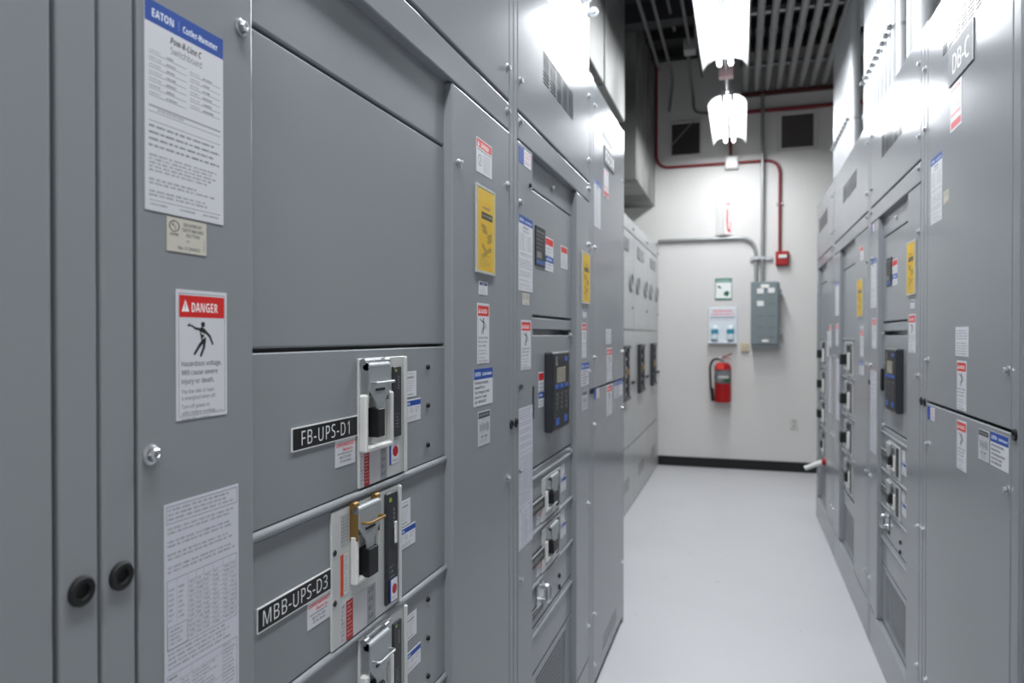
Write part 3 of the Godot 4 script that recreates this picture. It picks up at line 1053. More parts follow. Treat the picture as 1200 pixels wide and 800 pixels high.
func placard(t: Node3D, u0: float, u1: float, v0: float, v1: float) -> void:
	var p := put(t, "placard", sheet_mesh(u1 - u0 - 0.012, v1 - v0 - 0.014, 0.005), ink("yellow"), Vector3(minf(X(u0), X(u1)) + 0.006, v0 + 0.006, 0.0), "yellow booklet in a clear pocket")
	var m := MB.new()
	var w := u1 - u0 - 0.012
	var h := v1 - v0 - 0.014
	for r in [[-0.006, -0.006, 0.0, h + 0.006], [w, -0.006, w + 0.006, h + 0.006], [0.0, -0.006, w, 0.0], [0.0, h, w, h + 0.006]]:
		m.box(Vector3(r[0], r[1], 0.0), Vector3(r[2], r[3], 0.0055), 0.001)
	put(p, "clear_pocket", m.done(), mat("pocket edge", Color(0.74, 0.74, 0.7), 0.2), Vector3.ZERO, "clear pocket edge")

# ------------------------------------------------------------------ the sections
func open_front(t: Node3D, n0: float, n1: float, f0: float, f1: float, kick := 0.168) -> void:
	var p: Material = mats["grey switchgear paint"]
	pan(t, "side_panel", n0, n1, kick + 0.003, 1.811, 0.0, p, [], 0.05)
	pan(t, "side_panel", f0, f1, kick + 0.003, 1.811, 0.0, p, [], 0.05)
	pan(t, "header_panel", n0, f1, 1.815, 1.878, 0.0, p, [], 0.05)

func near_left() -> void:
	var p: Material = mats["grey switchgear paint"]
	# the one beside the camera: plain doors
	var t := section("plain grey switchboard door at the left edge with a black grommet beside its seam", -0.5, 0.4735, true, 0.03, 0.0375, 0.0)
	pan(t, "door", -0.465, 0.4315, 0.03, 2.275, 0.0, p, [], 0.04, 0.004)
	hole(t, "grommet", 0.455, 1.1215, 0.0125)
	hole(t, "grommet", -0.485, 1.1215, 0.0125)
	bolts(t, [[0.40, 0.6], [0.40, 1.95]])

	t = section("near grey switchboard section with FB-UPS-D1 and MBB-UPS-D3 nameplates on its breaker panels", 0.4765, 1.6405, true, 0.036, 0.03)
	open_front(t, 0.516, 0.677, 1.262, 1.6075)
	upper(t, 0.516, 1.6075, 1.886, [0.9, 1.28, 2.03, 2.12])
	hole(t, "grommet", 0.495, 1.1215, 0.0125)
	hole(t, "grommet", 1.622, 1.1215, 0.0115)
	bolts(t, [[0.656, 1.668], [0.529, 1.223], [0.529, 0.72], [1.594, 1.957], [1.594, 1.855], [1.594, 1.683], [1.594, 1.0], [1.594, 0.45]])
	var z := -0.018
	var q: Material = mats["grey switchgear paint"]
	pan(t, "fascia_panel", 0.66, 1.28, 1.694, 1.83, z - 0.001, q, [], 0.02)
	pan(t, "blank_panel", 0.66, 1.28, 1.3175, 1.6885, z, q, [], 0.02, 0.003)
	bx(t, "breaker_panel", 0.66, 1.28, 1.104, 1.3125, z - 0.016, z, q, 0.002)
	bx(t, "breaker_panel", 0.66, 1.28, 0.896, 1.0925, z - 0.016, z, q, 0.002)
	bx(t, "breaker_panel", 0.66, 1.28, 0.69, 0.884, z - 0.016, z, q, 0.002)
	bx(t, "breaker_panel", 0.66, 1.28, 0.48, 0.679, z - 0.016, z, q, 0.002)
	perforated(t, 0.66, 1.28, 0.172, 0.472, z, [0.74, 1.2, 0.2, 0.4])
	for v in [1.098, 0.89, 0.684]: rail(t, 0.66, 1.28, v, z, 0.006)
	breaker_tall(t, 0.0, z, 0.0)
	breaker_low(t, z)
	breaker_tall(t, 0.414, z, 0.693)
	lab(t, "FB-UPS-D1", 0.772, 0.934, 1.186, 1.216, z, 0.002)
	lab(t, "MBB-UPS-D3", 0.703, 0.862, 0.984, 1.0135, z, 0.002)
	lab(t, "contractor", 0.875, 0.929, 1.148, 1.187, z)
	lab(t, "contractor", 0.807, 0.861, 0.947, 0.985, z)
	lab(t, "rating", 1.09, 1.137, 1.228, 1.272, z)
	lab(t, "breaker data", 1.088, 1.154, 1.186, 1.224, z)
	lab(t, "rating", 1.067, 1.113, 1.013, 1.056, z)
	lab(t, "breaker data", 1.066, 1.132, 0.975, 1.011, z)
	lab(t, "rating", 1.09, 1.137, 0.814, 0.857, z)
	lab(t, "breaker data", 1.09, 1.153, 0.758, 0.793, z)
	for v in [1.276, 1.207, 1.136, 0.857, 0.787, 0.718]: hole(t, "screw_hole", 1.183, v, 0.0045, z)
	# labels on the side panels
	lab(t, "data", 0.524, 0.628, 1.449, 1.6435)
	lab(t, "listed", 0.550, 0.6025, 1.414, 1.4465)
	lab(t, "danger", 0.561, 0.6325, 1.25, 1.378)
	lab(t, "schedule", 0.545, 0.65, 0.94, 1.172)
	lab(t, "notice", 1.387, 1.483, 1.673, 1.744)
	placard(t, 1.378, 1.494, 1.463, 1.648)
	lab(t, "small", 1.402, 1.455, 1.419, 1.447)
	lab(t, "danger", 1.392, 1.466, 1.274, 1.401)
	lab(t, "assist", 1.371, 1.488, 1.186, 1.264)
	lab(t, "arc", 1.396, 1.471, 1.101, 1.173)
	put(t, "latch", latch_mesh(), mats["zinc"], Vector3(X(1.284), 1.666, 0))

func latch_mesh() -> ArrayMesh:
	if not meshes.has("latch"):
		var m := MB.new()
		m.lathe([Vector2(0.006, 0), Vector2(0.006, 0.004), Vector2(0.004, 0.006), Vector2(0.003, 0.012), Vector2(0, 0.012)], 12)
		m.box(Vector3(-0.002, -0.012, 0.004), Vector3(0.002, 0.004, 0.009), 0.001)
		meshes.latch = m.done()
	return meshes.latch

# a section with meter, relay, two breakers and vent: the second on either side
func relay_section(t: Node3D, n0: float, n1: float, f0: float, f1: float, left: bool) -> void:
	var z := -0.018
	var q: Material = mats["grey switchgear paint"]
	var a := n1 - 0.02
	var b := f0 + 0.02
	# viewer's left edge of the opening as u, and the direction to the right
	var e := n1 if left else f0
	var s := 1.0 if left else -1.0
	var f := func(k: float) -> float: return e + s * k
	pan(t, "fascia_panel", a, b, 1.732, 1.83, z - 0.001, q, [], 0.02)
	pan(t, "meter_door", a, b, 1.389, 1.727, z, q, [], 0.02, 0.003)
	pan(t, "filler_panel", a, b, 1.35, 1.382, z, q, [], 0.02)
	pan(t, "relay_door", a, b, 0.972, 1.334, z, q, [], 0.02, 0.003)
	bx(t, "filler_panel", a, b, 0.948, 0.967, z - 0.016, z, q, 0.002)
	for v in [[0.797, 0.938], [0.654, 0.789], [0.536, 0.644], [0.515, 0.53], [0.41, 0.509]]:
		bx(t, "breaker_panel" if v[0] > 0.6 else "filler_panel", a, b, v[0], v[1], z - 0.016, z, q, 0.002)
	for v in [0.943, 0.793, 0.648, 0.512]: rail(t, a, b, v, z, 0.006)
	perforated(t, a, b, 0.172, 0.404, z, [minf(f.call(0.09), f.call(0.45)), maxf(f.call(0.09), f.call(0.45)), 0.2, 0.385])
	relay(t, minf(f.call(0.185), f.call(0.4)), maxf(f.call(0.185), f.call(0.4)), z)
	lab(t, "meter legend", minf(f.call(0.085), f.call(0.185)), maxf(f.call(0.085), f.call(0.185)), 1.527, 1.635, z, 0.003)
	lab(t, "red tag", minf(f.call(0.193), f.call(0.285)), maxf(f.call(0.193), f.call(0.285)), 1.522, 1.62, z)
	if left: lab(t, "red notice", minf(f.call(0.38), f.call(0.47)), maxf(f.call(0.38), f.call(0.47)), 1.546, 1.617, z)
	lab(t, "red tag", minf(f.call(0.12), f.call(0.175)), maxf(f.call(0.12), f.call(0.175)), 1.13, 1.23, z)
	bx(t, "door_catch", f.call(0.02), f.call(0.04), 1.11, 1.2, z, z + 0.012, mats["black plastic"], 0.003)
	bolts(t, [[f.call(0.5), 1.335], [f.call(0.5), 0.955], [f.call(0.03), 1.34], [f.call(0.03), 0.97]], z)
	put(t, "latch", latch_mesh(), mats["zinc"], Vector3(X(f.call(0.27)), 1.775, z - 0.004))
	for k in 2:
		var y := 0.798 - 0.145 * k
		breaker_small(t, minf(f.call(0.15), f.call(0.36)), maxf(f.call(0.15), f.call(0.36)), y + 0.004, y + 0.128, z)
		lab(t, "plate far", minf(f.call(0.01), f.call(0.17)), maxf(f.call(0.01), f.call(0.17)), y + 0.046, y + 0.082, z, 0.005)
		lab(t, "contractor", minf(f.call(0.1), f.call(0.16)), maxf(f.call(0.1), f.call(0.16)), y + 0.008, y + 0.044, z)
		lab(t, "breaker data", minf(f.call(0.38), f.call(0.45)), maxf(f.call(0.38), f.call(0.45)), y + 0.04, y + 0.085, z)
		lab(t, "rating", minf(f.call(0.38), f.call(0.43)), maxf(f.call(0.38), f.call(0.43)), y + 0.088, y + 0.126, z)
	# surge device: a short handle over its nameplate
	var m := MB.new()
	m.box(Vector3(-0.035, -0.032, 0), Vector3(0.035, 0.03, 0.004), 0.002)
	m.tube(fillet([Vector3(0.01, -0.02, 0.0), Vector3(0.01, -0.02, 0.025), Vector3(0.01, 0.02, 0.025), Vector3(0.01, 0.02, 0.0)], 0.01), 0.009, 10)
	put(t, "surge_handle", m.done(), mats["zinc"], Vector3(X(f.call(0.13)), 0.607, z))
	lab(t, "plate far", minf(f.call(0.02), f.call(0.16)), maxf(f.call(0.02), f.call(0.16)), 0.56, 0.584, z, 0.003)
	hole(t, "screw_hole", f.call(0.36), 0.585, 0.008, z)
	hole(t, "screw_hole", f.call(0.36), 0.55, 0.008, z)

func edge_bolts(t: Node3D, a: float, b: float) -> void:
	for u in [a, b]:
		bolts(t, [[u, 2.187], [u, 1.96], [u, 1.858], [u, 1.66], [u, 1.206], [u, 0.73], [u, 0.29]])

func rest_left() -> void:
	var p: Material = mats["grey switchgear paint"]
	var t := section("left-row grey switchboard section with keypad relay, black meter legend and two small breakers", 1.6435, 2.585, true, 0.03, 0.035)
	open_front(t, 1.677, 1.808, 2.338, 2.5465)
	upper(t, 1.677, 2.5465, 1.886, [1.907, 2.287, 2.028, 2.118])
	hole(t, "grommet", 1.66, 1.1215, 0.0115)
	hole(t, "grommet", 2.565, 1.13, 0.0115)
	edge_bolts(t, 1.692, 2.53)
	bolts(t, [[1.692, 1.0], [1.692, 1.206]])
	relay_section(t, 1.677, 1.808, 2.338, 2.5465, true)
	lab(t, "side tag", 1.685, 1.79, 1.76, 1.801)
	lab(t, "data", 1.682, 1.806, 1.445, 1.632)
	lab(t, "listed", 1.714, 1.775, 1.41, 1.44)
	lab(t, "danger", 1.703, 1.79, 1.246, 1.372)
	lab(t, "schedule", 1.684, 1.806, 0.8, 1.152)
	placard(t, 2.407, 2.536, 1.444, 1.625)
	lab(t, "small", 2.435, 2.493, 1.395, 1.425)
	lab(t, "danger", 2.421, 2.493, 1.254, 1.378)
	lab(t, "assist", 2.408, 2.538, 1.158, 1.238)
	lab(t, "arc", 2.422, 2.509, 1.072, 1.139)
	hole(t, "screw_hole", 1.78, 1.72, 0.006)

	t = section("plain two-door grey switchboard section at the far end of the left dark grey row", 2.588, 3.35, true, 0.032, 0.034, 0.0)
	door_pair(t, 2.623, 3.313, [2.782, 3.06, 2.112, 2.197], [2.81, 3.14, 0.075, 0.14])
	hole(t, "grommet", 2.605, 1.13, 0.0115)
	hole(t, "grommet", 3.334, 1.13, 0.0115)
	bolts(t, [[2.64, 2.187], [2.64, 1.66], [2.64, 1.25], [2.64, 1.0], [2.64, 0.29], [3.295, 1.26], [3.295, 1.0], [3.295, 2.04], [3.295, 0.29], [2.64, 0.1]])
	lab(t, "plate grey", 2.838, 3.06, 2.022, 2.091, 0.0, 0.003)
	lab(t, "red sheet", 2.83, 2.935, 1.892, 2.0)
	lab(t, "data far", 2.632, 2.76, 1.743, 1.92)
	lab(t, "fine print", 2.88, 3.0, 1.298, 1.36)
	lab(t, "danger", 2.9, 3.022, 1.143, 1.282)
	lab(t, "danger", 2.901, 3.023, 1.0, 1.129)
	lab(t, "assist", 3.088, 3.3, 1.06, 1.134)
	lab(t, "side tag", 2.633, 2.734, 1.094, 1.133)

func door_pair(t: Node3D, a: float, b: float, vent: Array, low: Array) -> void:
	var p: Material = mats["grey switchgear paint"]
	var x0 := minf(X(a), X(b))
	var vx := minf(X(vent[0]), X(vent[1])) - x0
	bx(t, "vent_backing", vent[0] - 0.01, vent[1] + 0.01, vent[2] - 0.01, vent[3] + 0.01, -0.0495, -0.042, mats["dark gap"], 0.0)
	pan(t, "upper_door", a, b, 1.137, 2.276, 0.0, p, slots(vx, vent[2] - 1.137, vent[1] - vent[0], vent[3] - vent[2], 6, 9, 0.88, 0.64), 0.03, 0.003)
	vx = minf(X(low[0]), X(low[1])) - x0
	bx(t, "vent_backing", low[0] - 0.01, low[1] + 0.01, low[2] - 0.01, low[3] + 0.01, -0.0495, -0.042, mats["dark gap"], 0.0)
	pan(t, "lower_door", a, b, 0.03, 1.13, 0.0, p, slots(vx, low[2] - 0.03, low[1] - low[0], low[3] - low[2], 20, 5, 0.6, 0.55), 0.03, 0.003)

func near_right() -> void:
	var p: Material = mats["grey switchgear paint"]
	var t := section("plain grey switchboard section at the very right edge, nearest the camera", 0.7, 1.682, false, 0.03, 0.006, 0.0)
	pan(t, "door", 0.735, 1.672, 0.03, 2.275, -0.004, p, [], 0.03)

	t = section("grey switchboard section with the DB-C nameplate and two plain doors at right", 1.685, 2.4815, false, 0.044, 0.038, 0.0)
	door_pair(t, 1.733, 2.438, [1.93, 2.278, 2.108, 2.2], [1.95, 2.25, 0.075, 0.14])
	hole(t, "grommet", 2.459, 1.13, 0.0125)
	hole(t, "grommet", 1.706, 1.13, 0.0125)
	bolts(t, [[2.425, 1.259], [2.425, 1.009], [1.747, 1.26], [1.747, 1.009], [2.468, 2.144], [2.468, 0.74], [2.468, 1.96], [2.425, 0.3], [1.747, 0.3]])
	lab(t, "DB-C", 1.99, 2.206, 2.0, 2.1, 0.0, 0.003)
	lab(t, "red sheet", 2.093, 2.195, 1.875, 1.994)
	lab(t, "data", 2.276, 2.4, 1.658, 1.85)
	lab(t, "listed", 2.207, 2.259, 1.696, 1.73)
	lab(t, "fine print", 2.025, 2.136, 1.28, 1.355)
	lab(t, "danger", 2.04, 2.122, 1.143, 1.269)
	lab(t, "danger", 2.037, 2.12, 0.991, 1.117)
	lab(t, "side tag", 2.339, 2.428, 1.084, 1.122)
	lab(t, "arc", 1.868, 1.942, 1.044, 1.115)
	lab(t, "assist", 1.743, 1.857, 1.044, 1.119)

	t = section("right-row grey switchboard section with keypad relay and yellow placard, beside the plain two-door one", 2.4845, 3.46, false, 0.04, 0.03)
	open_front(t, 2.528, 2.708, 3.252, 3.426)
	upper(t, 2.528, 3.426, 1.886, [2.79, 3.19, 2.04, 2.128])
	hole(t, "grommet", 2.503, 1.13, 0.0125)
	hole(t, "grommet", 3.444, 1.13, 0.0115)
	edge_bolts(t, 2.543, 3.41)
	relay_section(t, 2.528, 2.708, 3.252, 3.426, false)
	placard(t, 2.578, 2.7, 1.465, 1.644)
	lab(t, "small", 2.6, 2.661, 1.421, 1.449)
	lab(t, "danger", 2.586, 2.685, 1.277, 1.403)
	lab(t, "side tag", 3.336, 3.41, 1.774, 1.807)
	lab(t, "data", 3.29, 3.42, 1.45, 1.658)
	lab(t, "danger", 3.287, 3.387, 1.278, 1.405)
	lab(t, "schedule", 3.278, 3.421, 0.838, 1.185)

func column_section(t: Node3D, n0: float, n1: float, f0: float, f1: float, extra: bool) -> void:
	var z := -0.018
	var q: Material = mats["grey switchgear paint"]
	var a := n1 - 0.02
	var b := f0 + 0.02
	pan(t, "fascia_panel", a, b, 1.702, 1.83, z - 0.001, q, [], 0.02)
	pan(t, "blank_panel", a, b, 1.3175, 1.697, z, q, [], 0.02, 0.003)
	for k in 4:
		bx(t, "breaker_panel", a, b, 1.108 - 0.208 * k, 1.3085 - 0.208 * k, z - 0.016, z, q, 0.002)
		rail(t, a, b, 1.3125 - 0.208 * k, z, 0.007)
		if k < 3 or extra:
			breaker_small(t, n1 + 0.18, n1 + 0.4, 1.116 - 0.208 * k, 1.3 - 0.208 * k, z, 1 if k < 3 else 0)
			lab(t, "plate far", n1 + 0.42, n1 + 0.56, 1.19 - 0.208 * k, 1.215 - 0.208 * k, z, 0.003)
	perforated(t, a, b, 0.172, 0.472, z, [n1 + 0.06, f0 - 0.06, 0.2, 0.4])

func rest_right() -> void:
	var t := section("right-row grey switchboard section with a column of breakers, before the last", 3.463, 4.73, false, 0.036, 0.03)
	open_front(t, 3.502, 3.876, 4.44, 4.697)
	upper(t, 3.502, 4.697, 1.886, [3.83, 4.32, 2.055, 2.145])
	edge_bolts(t, 3.52, 4.68)
	column_section(t, 3.502, 3.876, 4.44, 4.697, true)
	placard(t, 3.614, 3.776, 1.42, 1.6)
	lab(t, "red notice", 3.62, 3.718, 1.683, 1.745)
	lab(t, "small", 3.611, 3.709, 1.363, 1.385)
	lab(t, "danger", 3.61, 3.707, 1.235, 1.36)
	lab(t, "assist", 3.6, 3.73, 1.15, 1.215)
	lab(t, "data far", 4.486, 4.64, 1.449, 1.646)
	lab(t, "danger", 4.5, 4.62, 1.27, 1.4)
	lab(t, "schedule", 4.44, 4.59, 0.85, 1.2)

	t = section("last grey switchboard section of the right row, with a white handle sticking out low", 4.733, 5.72, false, 0.036, 0.034)
	open_front(t, 4.772, 5.09, 5.61, 5.683)
	upper(t, 4.772, 5.683, 1.886, [5.06, 5.58, 2.065, 2.165])
	edge_bolts(t, 4.79, 5.66)
	column_section(t, 4.772, 5.09, 5.61, 5.683, true)
	lab(t, "schedule", 4.83, 4.95, 0.85, 1.2)
	lab(t, "danger", 4.83, 4.94, 1.26, 1.4)
	lab(t, "fine print", 4.96, 5.05, 1.2, 1.36)
	var m := MB.new()
	m.lathe([Vector2(0.022, 0), Vector2(0.022, 0.03), Vector2(0.012, 0.036)], 14)
	var h := put(t, "operating_handle", m.done(), mats["red enamel"], Vector3(X(5.25), 0.478, -0.022), "red hub with a white handle")
	m = MB.new()
	m.tube([Vector3(0, 0, 0.03), Vector3(0.0, -0.05, 0.14)], 0.016, 12)
	put(h, "white_grip", m.done(), mats["white plastic"])

# ------------------------------------------------------------------ lighter cabinets at the back left
func transfer_cabinets() -> void:
	var p: Material = mats["light cabinet paint"]
	var labels := ["light grey cabinet just past the dark left row, nearest of its row", "light grey cabinet in the middle of the three at the back left", "light grey cabinet touching the back wall at left, last of its row"]
	for k in 3:
		var u0 := 4.86 + 0.88 * k
		var u1 := u0 + (0.877 if k < 2 else 0.855)
		at_u = u0
		dir = 1.0
		var t := thing("transfer_cabinet", labels[k], "cabinet", Vector3(-0.81, 0, -u0), 90.0, "")
		bx(t, "enclosure", u0, u1, 0.0, 2.235, -0.55, -0.02, p, 0.004)
		pan(t, "fascia_panel", u0 + 0.004, u1 - 0.004, 2.128, 2.228, 0.0, p)
		pan(t, "upper_door", u0 + 0.004, u1 - 0.004, 1.38, 2.118, 0.0, p, [], 0.022, 0.004)
		pan(t, "lower_door", u0 + 0.004, u1 - 0.004, 0.49, 1.37, 0.0, p, [], 0.022, 0.004)
		pan(t, "bottom_panel", u0 + 0.004, u1 - 0.004, 0.01, 0.48, 0.0, p, slots(0.25, 0.15, 0.4, 0.1, 8, 5, 0.7, 0.5))
		bx(t, "vent_backing", u0 + 0.2, u0 + 0.7, 0.12, 0.3, -0.0198, -0.012, mats["dark gap"], 0.0)
		bx(t, "display_window", u0 + 0.19, u0 + 0.57, 1.965, 2.06, 0.0, 0.006, mat("smoked window", Color(0.42, 0.43, 0.45), 0.25), 0.002, "grey display window")
		var m := MB.new()
		m.lathe([Vector2(0.076, 0), Vector2(0.076, 0.012), Vector2(0.068, 0.016), Vector2(0.058, 0.012), Vector2(0.056, 0.004), Vector2(0, 0.004)], 28)
		for du in [0.19, 0.69]: put(t, "round_gauge", m.done(), mat("gauge grey", Color(0.55, 0.555, 0.56), 0.45), Vector3(X(u0 + du), 1.745, 0.0))
		put(t, "pilot_light", latch_mesh(), mats["charcoal plastic"], Vector3(X(u0 + 0.78), 1.55, 0))
		put(t, "pilot_light", latch_mesh(), mats["charcoal plastic"], Vector3(X(u0 + 0.8), 2.17, 0))
		# recessed breaker bay in a black frame
		m = MB.new()
		m.box(Vector3(0.2, 0.858, 0), Vector3(0.25, 1.26, 0.03), 0.004)
		m.box(Vector3(0.25, 1.235, 0), Vector3(0.52, 1.26, 0.03), 0.004)
		m.box(Vector3(0.25, 0.858, 0), Vector3(0.52, 0.885, 0.03), 0.004)
		m.box(Vector3(0.5, 0.885, 0), Vector3(0.52, 1.235, 0.02), 0.004)
		put(t, "bay_frame", m.done(), mats["charcoal plastic"], Vector3.ZERO, "black frame of the breaker bay")
		bx(t, "bay_plate", u0 + 0.26, u0 + 0.49, 0.89, 1.23, 0.0, 0.006, mats["white plastic"], 0.001)
		for j in 5: bx(t, "bay_breaker", u0 + 0.42, u0 + 0.48, 0.91 + j * 0.065, 0.955 + j * 0.065, 0.006, 0.02, mats["black plastic"] if j != 2 else mats["brass"], 0.002)
		bx(t, "door_latch", u0 + 0.72, u0 + 0.84, 0.955, 0.975, 0.0, 0.02, mats["black plastic"], 0.004)

# ------------------------------------------------------------------ room
func room() -> void:
	structure("floor", Vector3(-1.6, -0.1, -7.7), Vector3(1.75, 0, 3.6), mats["floor epoxy"])
	structure("wall_back", Vector3(-1.6, 0, WALL_Z - 0.2), Vector3(1.75, 4.15, WALL_Z), mats["wall paint"])
	structure("wall_left", Vector3(-1.75, -0.1, -7.7), Vector3(-1.6, 4.3, 3.6), mats["wall paint"])
	structure("wall_right", Vector3(1.75, -0.1, -7.7), Vector3(1.9, 4.3, 3.6), mats["wall paint"])
	structure("wall_front", Vector3(-1.75, -0.1, 3.6), Vector3(1.9, 4.3, 3.75), mats["wall paint"])
	structure("ceiling", Vector3(-1.75, 4.15, -7.7), Vector3(1.9, 4.3, 3.75), mats["ceiling deck"])
	var b := MB.new()
	b.box(Vector3(-0.81, 0, WALL_Z), Vector3(1.75, 0.098, WALL_Z + 0.012), 0.003)
	var o := put(self, "baseboard_back", b.done(), mats["rubber"])
	o.set_meta("kind", "structure")
	# deck ribs and beams under the roof
	for k in 11:
		b = MB.new()
		b.box(Vector3(-1.6, 4.06, 0), Vector3(1.75, 4.15, 0.1), 0.0)
		o = put(self, "trim_%d" % (k + 1), b.done(), mats["ceiling deck"], Vector3(0, 0, -7.3 + k * 0.45))
		o.set_meta("kind", "structure")

func lights() -> void:
	var prof := PackedVector2Array([Vector2(-0.1475, 0), Vector2(-0.137, 0.024), Vector2(-0.115, 0.05), Vector2(-0.085, 0.066), Vector2(-0.05, 0.072), Vector2(0.05, 0.072), Vector2(0.085, 0.066), Vector2(0.115, 0.05), Vector2(0.137, 0.024), Vector2(0.1475, 0)])
	var inner := PackedVector2Array()
	for k in range(prof.size() - 1, -1, -1): inner.append(Vector2(prof[k].x * 0.985, prof[k].y - 0.003 if prof[k].y > 0.01 else prof[k].y + 0.0))
	var poly := prof.duplicate()
	poly.append_array(inner)
	var m := MB.new()
	m.prism(poly, -1.26, 0.0)
	var wings := m.done()
	m = MB.new()
	m.tube([Vector3(0, 0, -0.02), Vector3(0, 0, -1.24)], 0.0155, 14)
	var tube := m.done()
	var channel := boxmesh(Vector3(-0.045, 0.069, -1.24), Vector3(0.045, 0.115, -0.02), 0.003)
	var holder := boxmesh(Vector3(-0.012, 0.014, -0.012), Vector3(0.012, 0.07, 0.0), 0.003)
	m = MB.new()
	m.tube([Vector3(0, 0.112, 0), Vector3(0, 4.15 - LAMP_Y, 0)], 0.004, 6)
	var rods := m.done()
	var labels := ["lit twin-tube strip light nearer the back wall", "long lit strip light hanging over the middle of the aisle", "lit strip light over the near left switchboard, above the frame", "lit strip light overhead behind the camera", "lit strip light farthest behind the camera"]
	var spots := [-5.85, -3.83, -1.8, 0.2, 2.2]
	for k in spots.size():
		var t := thing("strip_light", labels[k], "ceiling light", Vector3(LAMP_X, LAMP_Y, spots[k]))
		put(t, "reflector", wings, mats["white enamel"])
		put(t, "channel", channel, mats["white enamel"])
		for s in [-0.037, 0.037]: put(t, "tube", tube, mats["lit tube"], Vector3(s, 0.03, 0))
		for s in [-0.037, 0.037]:
			for z in [-0.006, -1.242]: put(t, "lamp_holder", holder, mats["white enamel"], Vector3(s, 0, z))
		for z in [-0.15, -1.1]: put(t, "hanger_rod", rods, mats["emt"], Vector3(0, 0, z))
		var l := AreaLight3D.new()
		l.name = "tube_light"
		l.area_size = Vector2(0.26, 1.2)
		l.light_color = Color(0.97, 0.985, 1.0)
		l.light_energy = LAMP_ENERGY
		l.area_range = 16.0
		l.area_attenuation = 2.0
		l.shadow_enabled = true
		t.add_child(l, true)
		l.position = Vector3(0, -0.004, -0.63)
		l.rotation_degrees.x = -90
	# wiring conduit between the two fixtures in view
	var c := thing("fixture_conduit", "short conduit with a pale sensor box between the two strip lights", "conduit", Vector3(LAMP_X, LAMP_Y + 0.09, -5.095))
	m = MB.new()
	m.tube([Vector3(0, 0, 0.0), Vector3(0, 0, -0.75)], 0.011, 10)
	put(c, "pipe", m.done(), mats["emt"])
	put(c, "sensor_box", boxmesh(Vector3(-0.05, -0.045, -0.34), Vector3(0.05, 0.03, -0.26), 0.004), mat("pinkish plastic", Color(0.85, 0.72, 0.73), 0.5), Vector3.ZERO, "pale pink sensor box")
	for z in [-0.035, -0.71]:
		m = MB.new()
		m.tube([Vector3(0, 0, z + 0.03), Vector3(0, 0, z - 0.03)], 0.017, 10)
		put(c, "connector", m.done(), mats["zinc"])

# ------------------------------------------------------------------ conduit and ducts
func ordinal(k: int) -> String:
	return ["first", "second", "third", "fourth", "fifth", "sixth", "seventh", "eighth", "ninth", "tenth"][k]

# a conduit standing on a cabinet; sweep > 0 bends it off to the right under the roof
func riser(x: float, u: float, r: float, top: float, strap_v: float, label: String, group: String, toward: float, washer := false) -> void:
	var t := thing("conduit", label, "conduit", Vector3(x, 2.284, -u), 0.0, group)
	var m := MB.new()
	if toward < 0:
		m.tube(fillet([Vector3(0, 0, 0), Vector3(0, top - 2.284, 0), Vector3(1.72 - x, top - 2.284, 0)], 0.25, 8), r, 16)
	else:
		m.tube([Vector3(0, 0, 0), Vector3(0, top - 2.284, 0)], r, 16)
	put(t, "pipe", m.done(), mats["emt"])
	m = MB.new()
	m.tube([Vector3(0, 0.0, 0), Vector3(0, 0.03, 0)], r + 0.006, 16)
	put(t, "locknut", m.done(), mats["zinc"])
	if strap_v > 0.0:
		m = MB.new()
		var y := strap_v - 2.284
		m.tube([Vector3(0, y - 0.008, 0), Vector3(0, y + 0.008, 0)], r + 0.001, 16)
		put(t, "strap", m.done(), mats["galvanised"])
		for s in [-1.0, 1.0]:
			put(t, "strap_ear", boxmesh(Vector3(-0.014, -0.009, -0.0025), Vector3(0.014, 0.009, 0.0025), 0.001), mats["galvanised"], Vector3(toward * (r + 0.004), y, s * 0.01))
		if washer:
			m = MB.new()
			m.lathe([Vector2(0.021, 0), Vector2(0.021, 0.003), Vector2(0.008, 0.004), Vector2(0.008, 0.012), Vector2(0, 0.012)], 18)
			put(t, "clamp_washer", m.done(), mats["zinc"], Vector3(toward * (r + 0.022), y, 0.008))
		else:
			m = MB.new()
			m.tube([Vector3(toward * (r + 0.008), y, -0.02), Vector3(toward * (r + 0.008), y, 0.02)], 0.004, 8)
			put(t, "strap_bolt", m.done(), mats["charcoal plastic"])

func strut(label: String, at: Vector3, along: Vector3, w := 0.041) -> void:
	var t := thing("strut_channel", label, "strut")
	var m := MB.new()
	var d := along.normalized()
	var side := Vector3.UP.cross(d).normalized() * w / 2
	var a := at
	var b := at + along
	var lo := Vector3(minf(a.x, b.x), a.y - w / 2, minf(a.z, b.z)) - side.abs()
	var hi := Vector3(maxf(a.x, b.x), a.y + w / 2, maxf(a.z, b.z)) + side.abs()
	m.box(lo, hi, 0.003)
	put(t, "channel", m.done(), mats["galvanised"])
	m = MB.new()
	m.box(Vector3(lo.x + (0.01 if along.z != 0 else 0.0), hi.y - 0.001, lo.z + (0.01 if along.x != 0 else 0.0)), Vector3(hi.x - (0.01 if along.z != 0 else 0.0), hi.y + 0.001, hi.z - (0.01 if along.x != 0 else 0.0)))
	put(t, "slot", m.done(), mats["dark gap"])

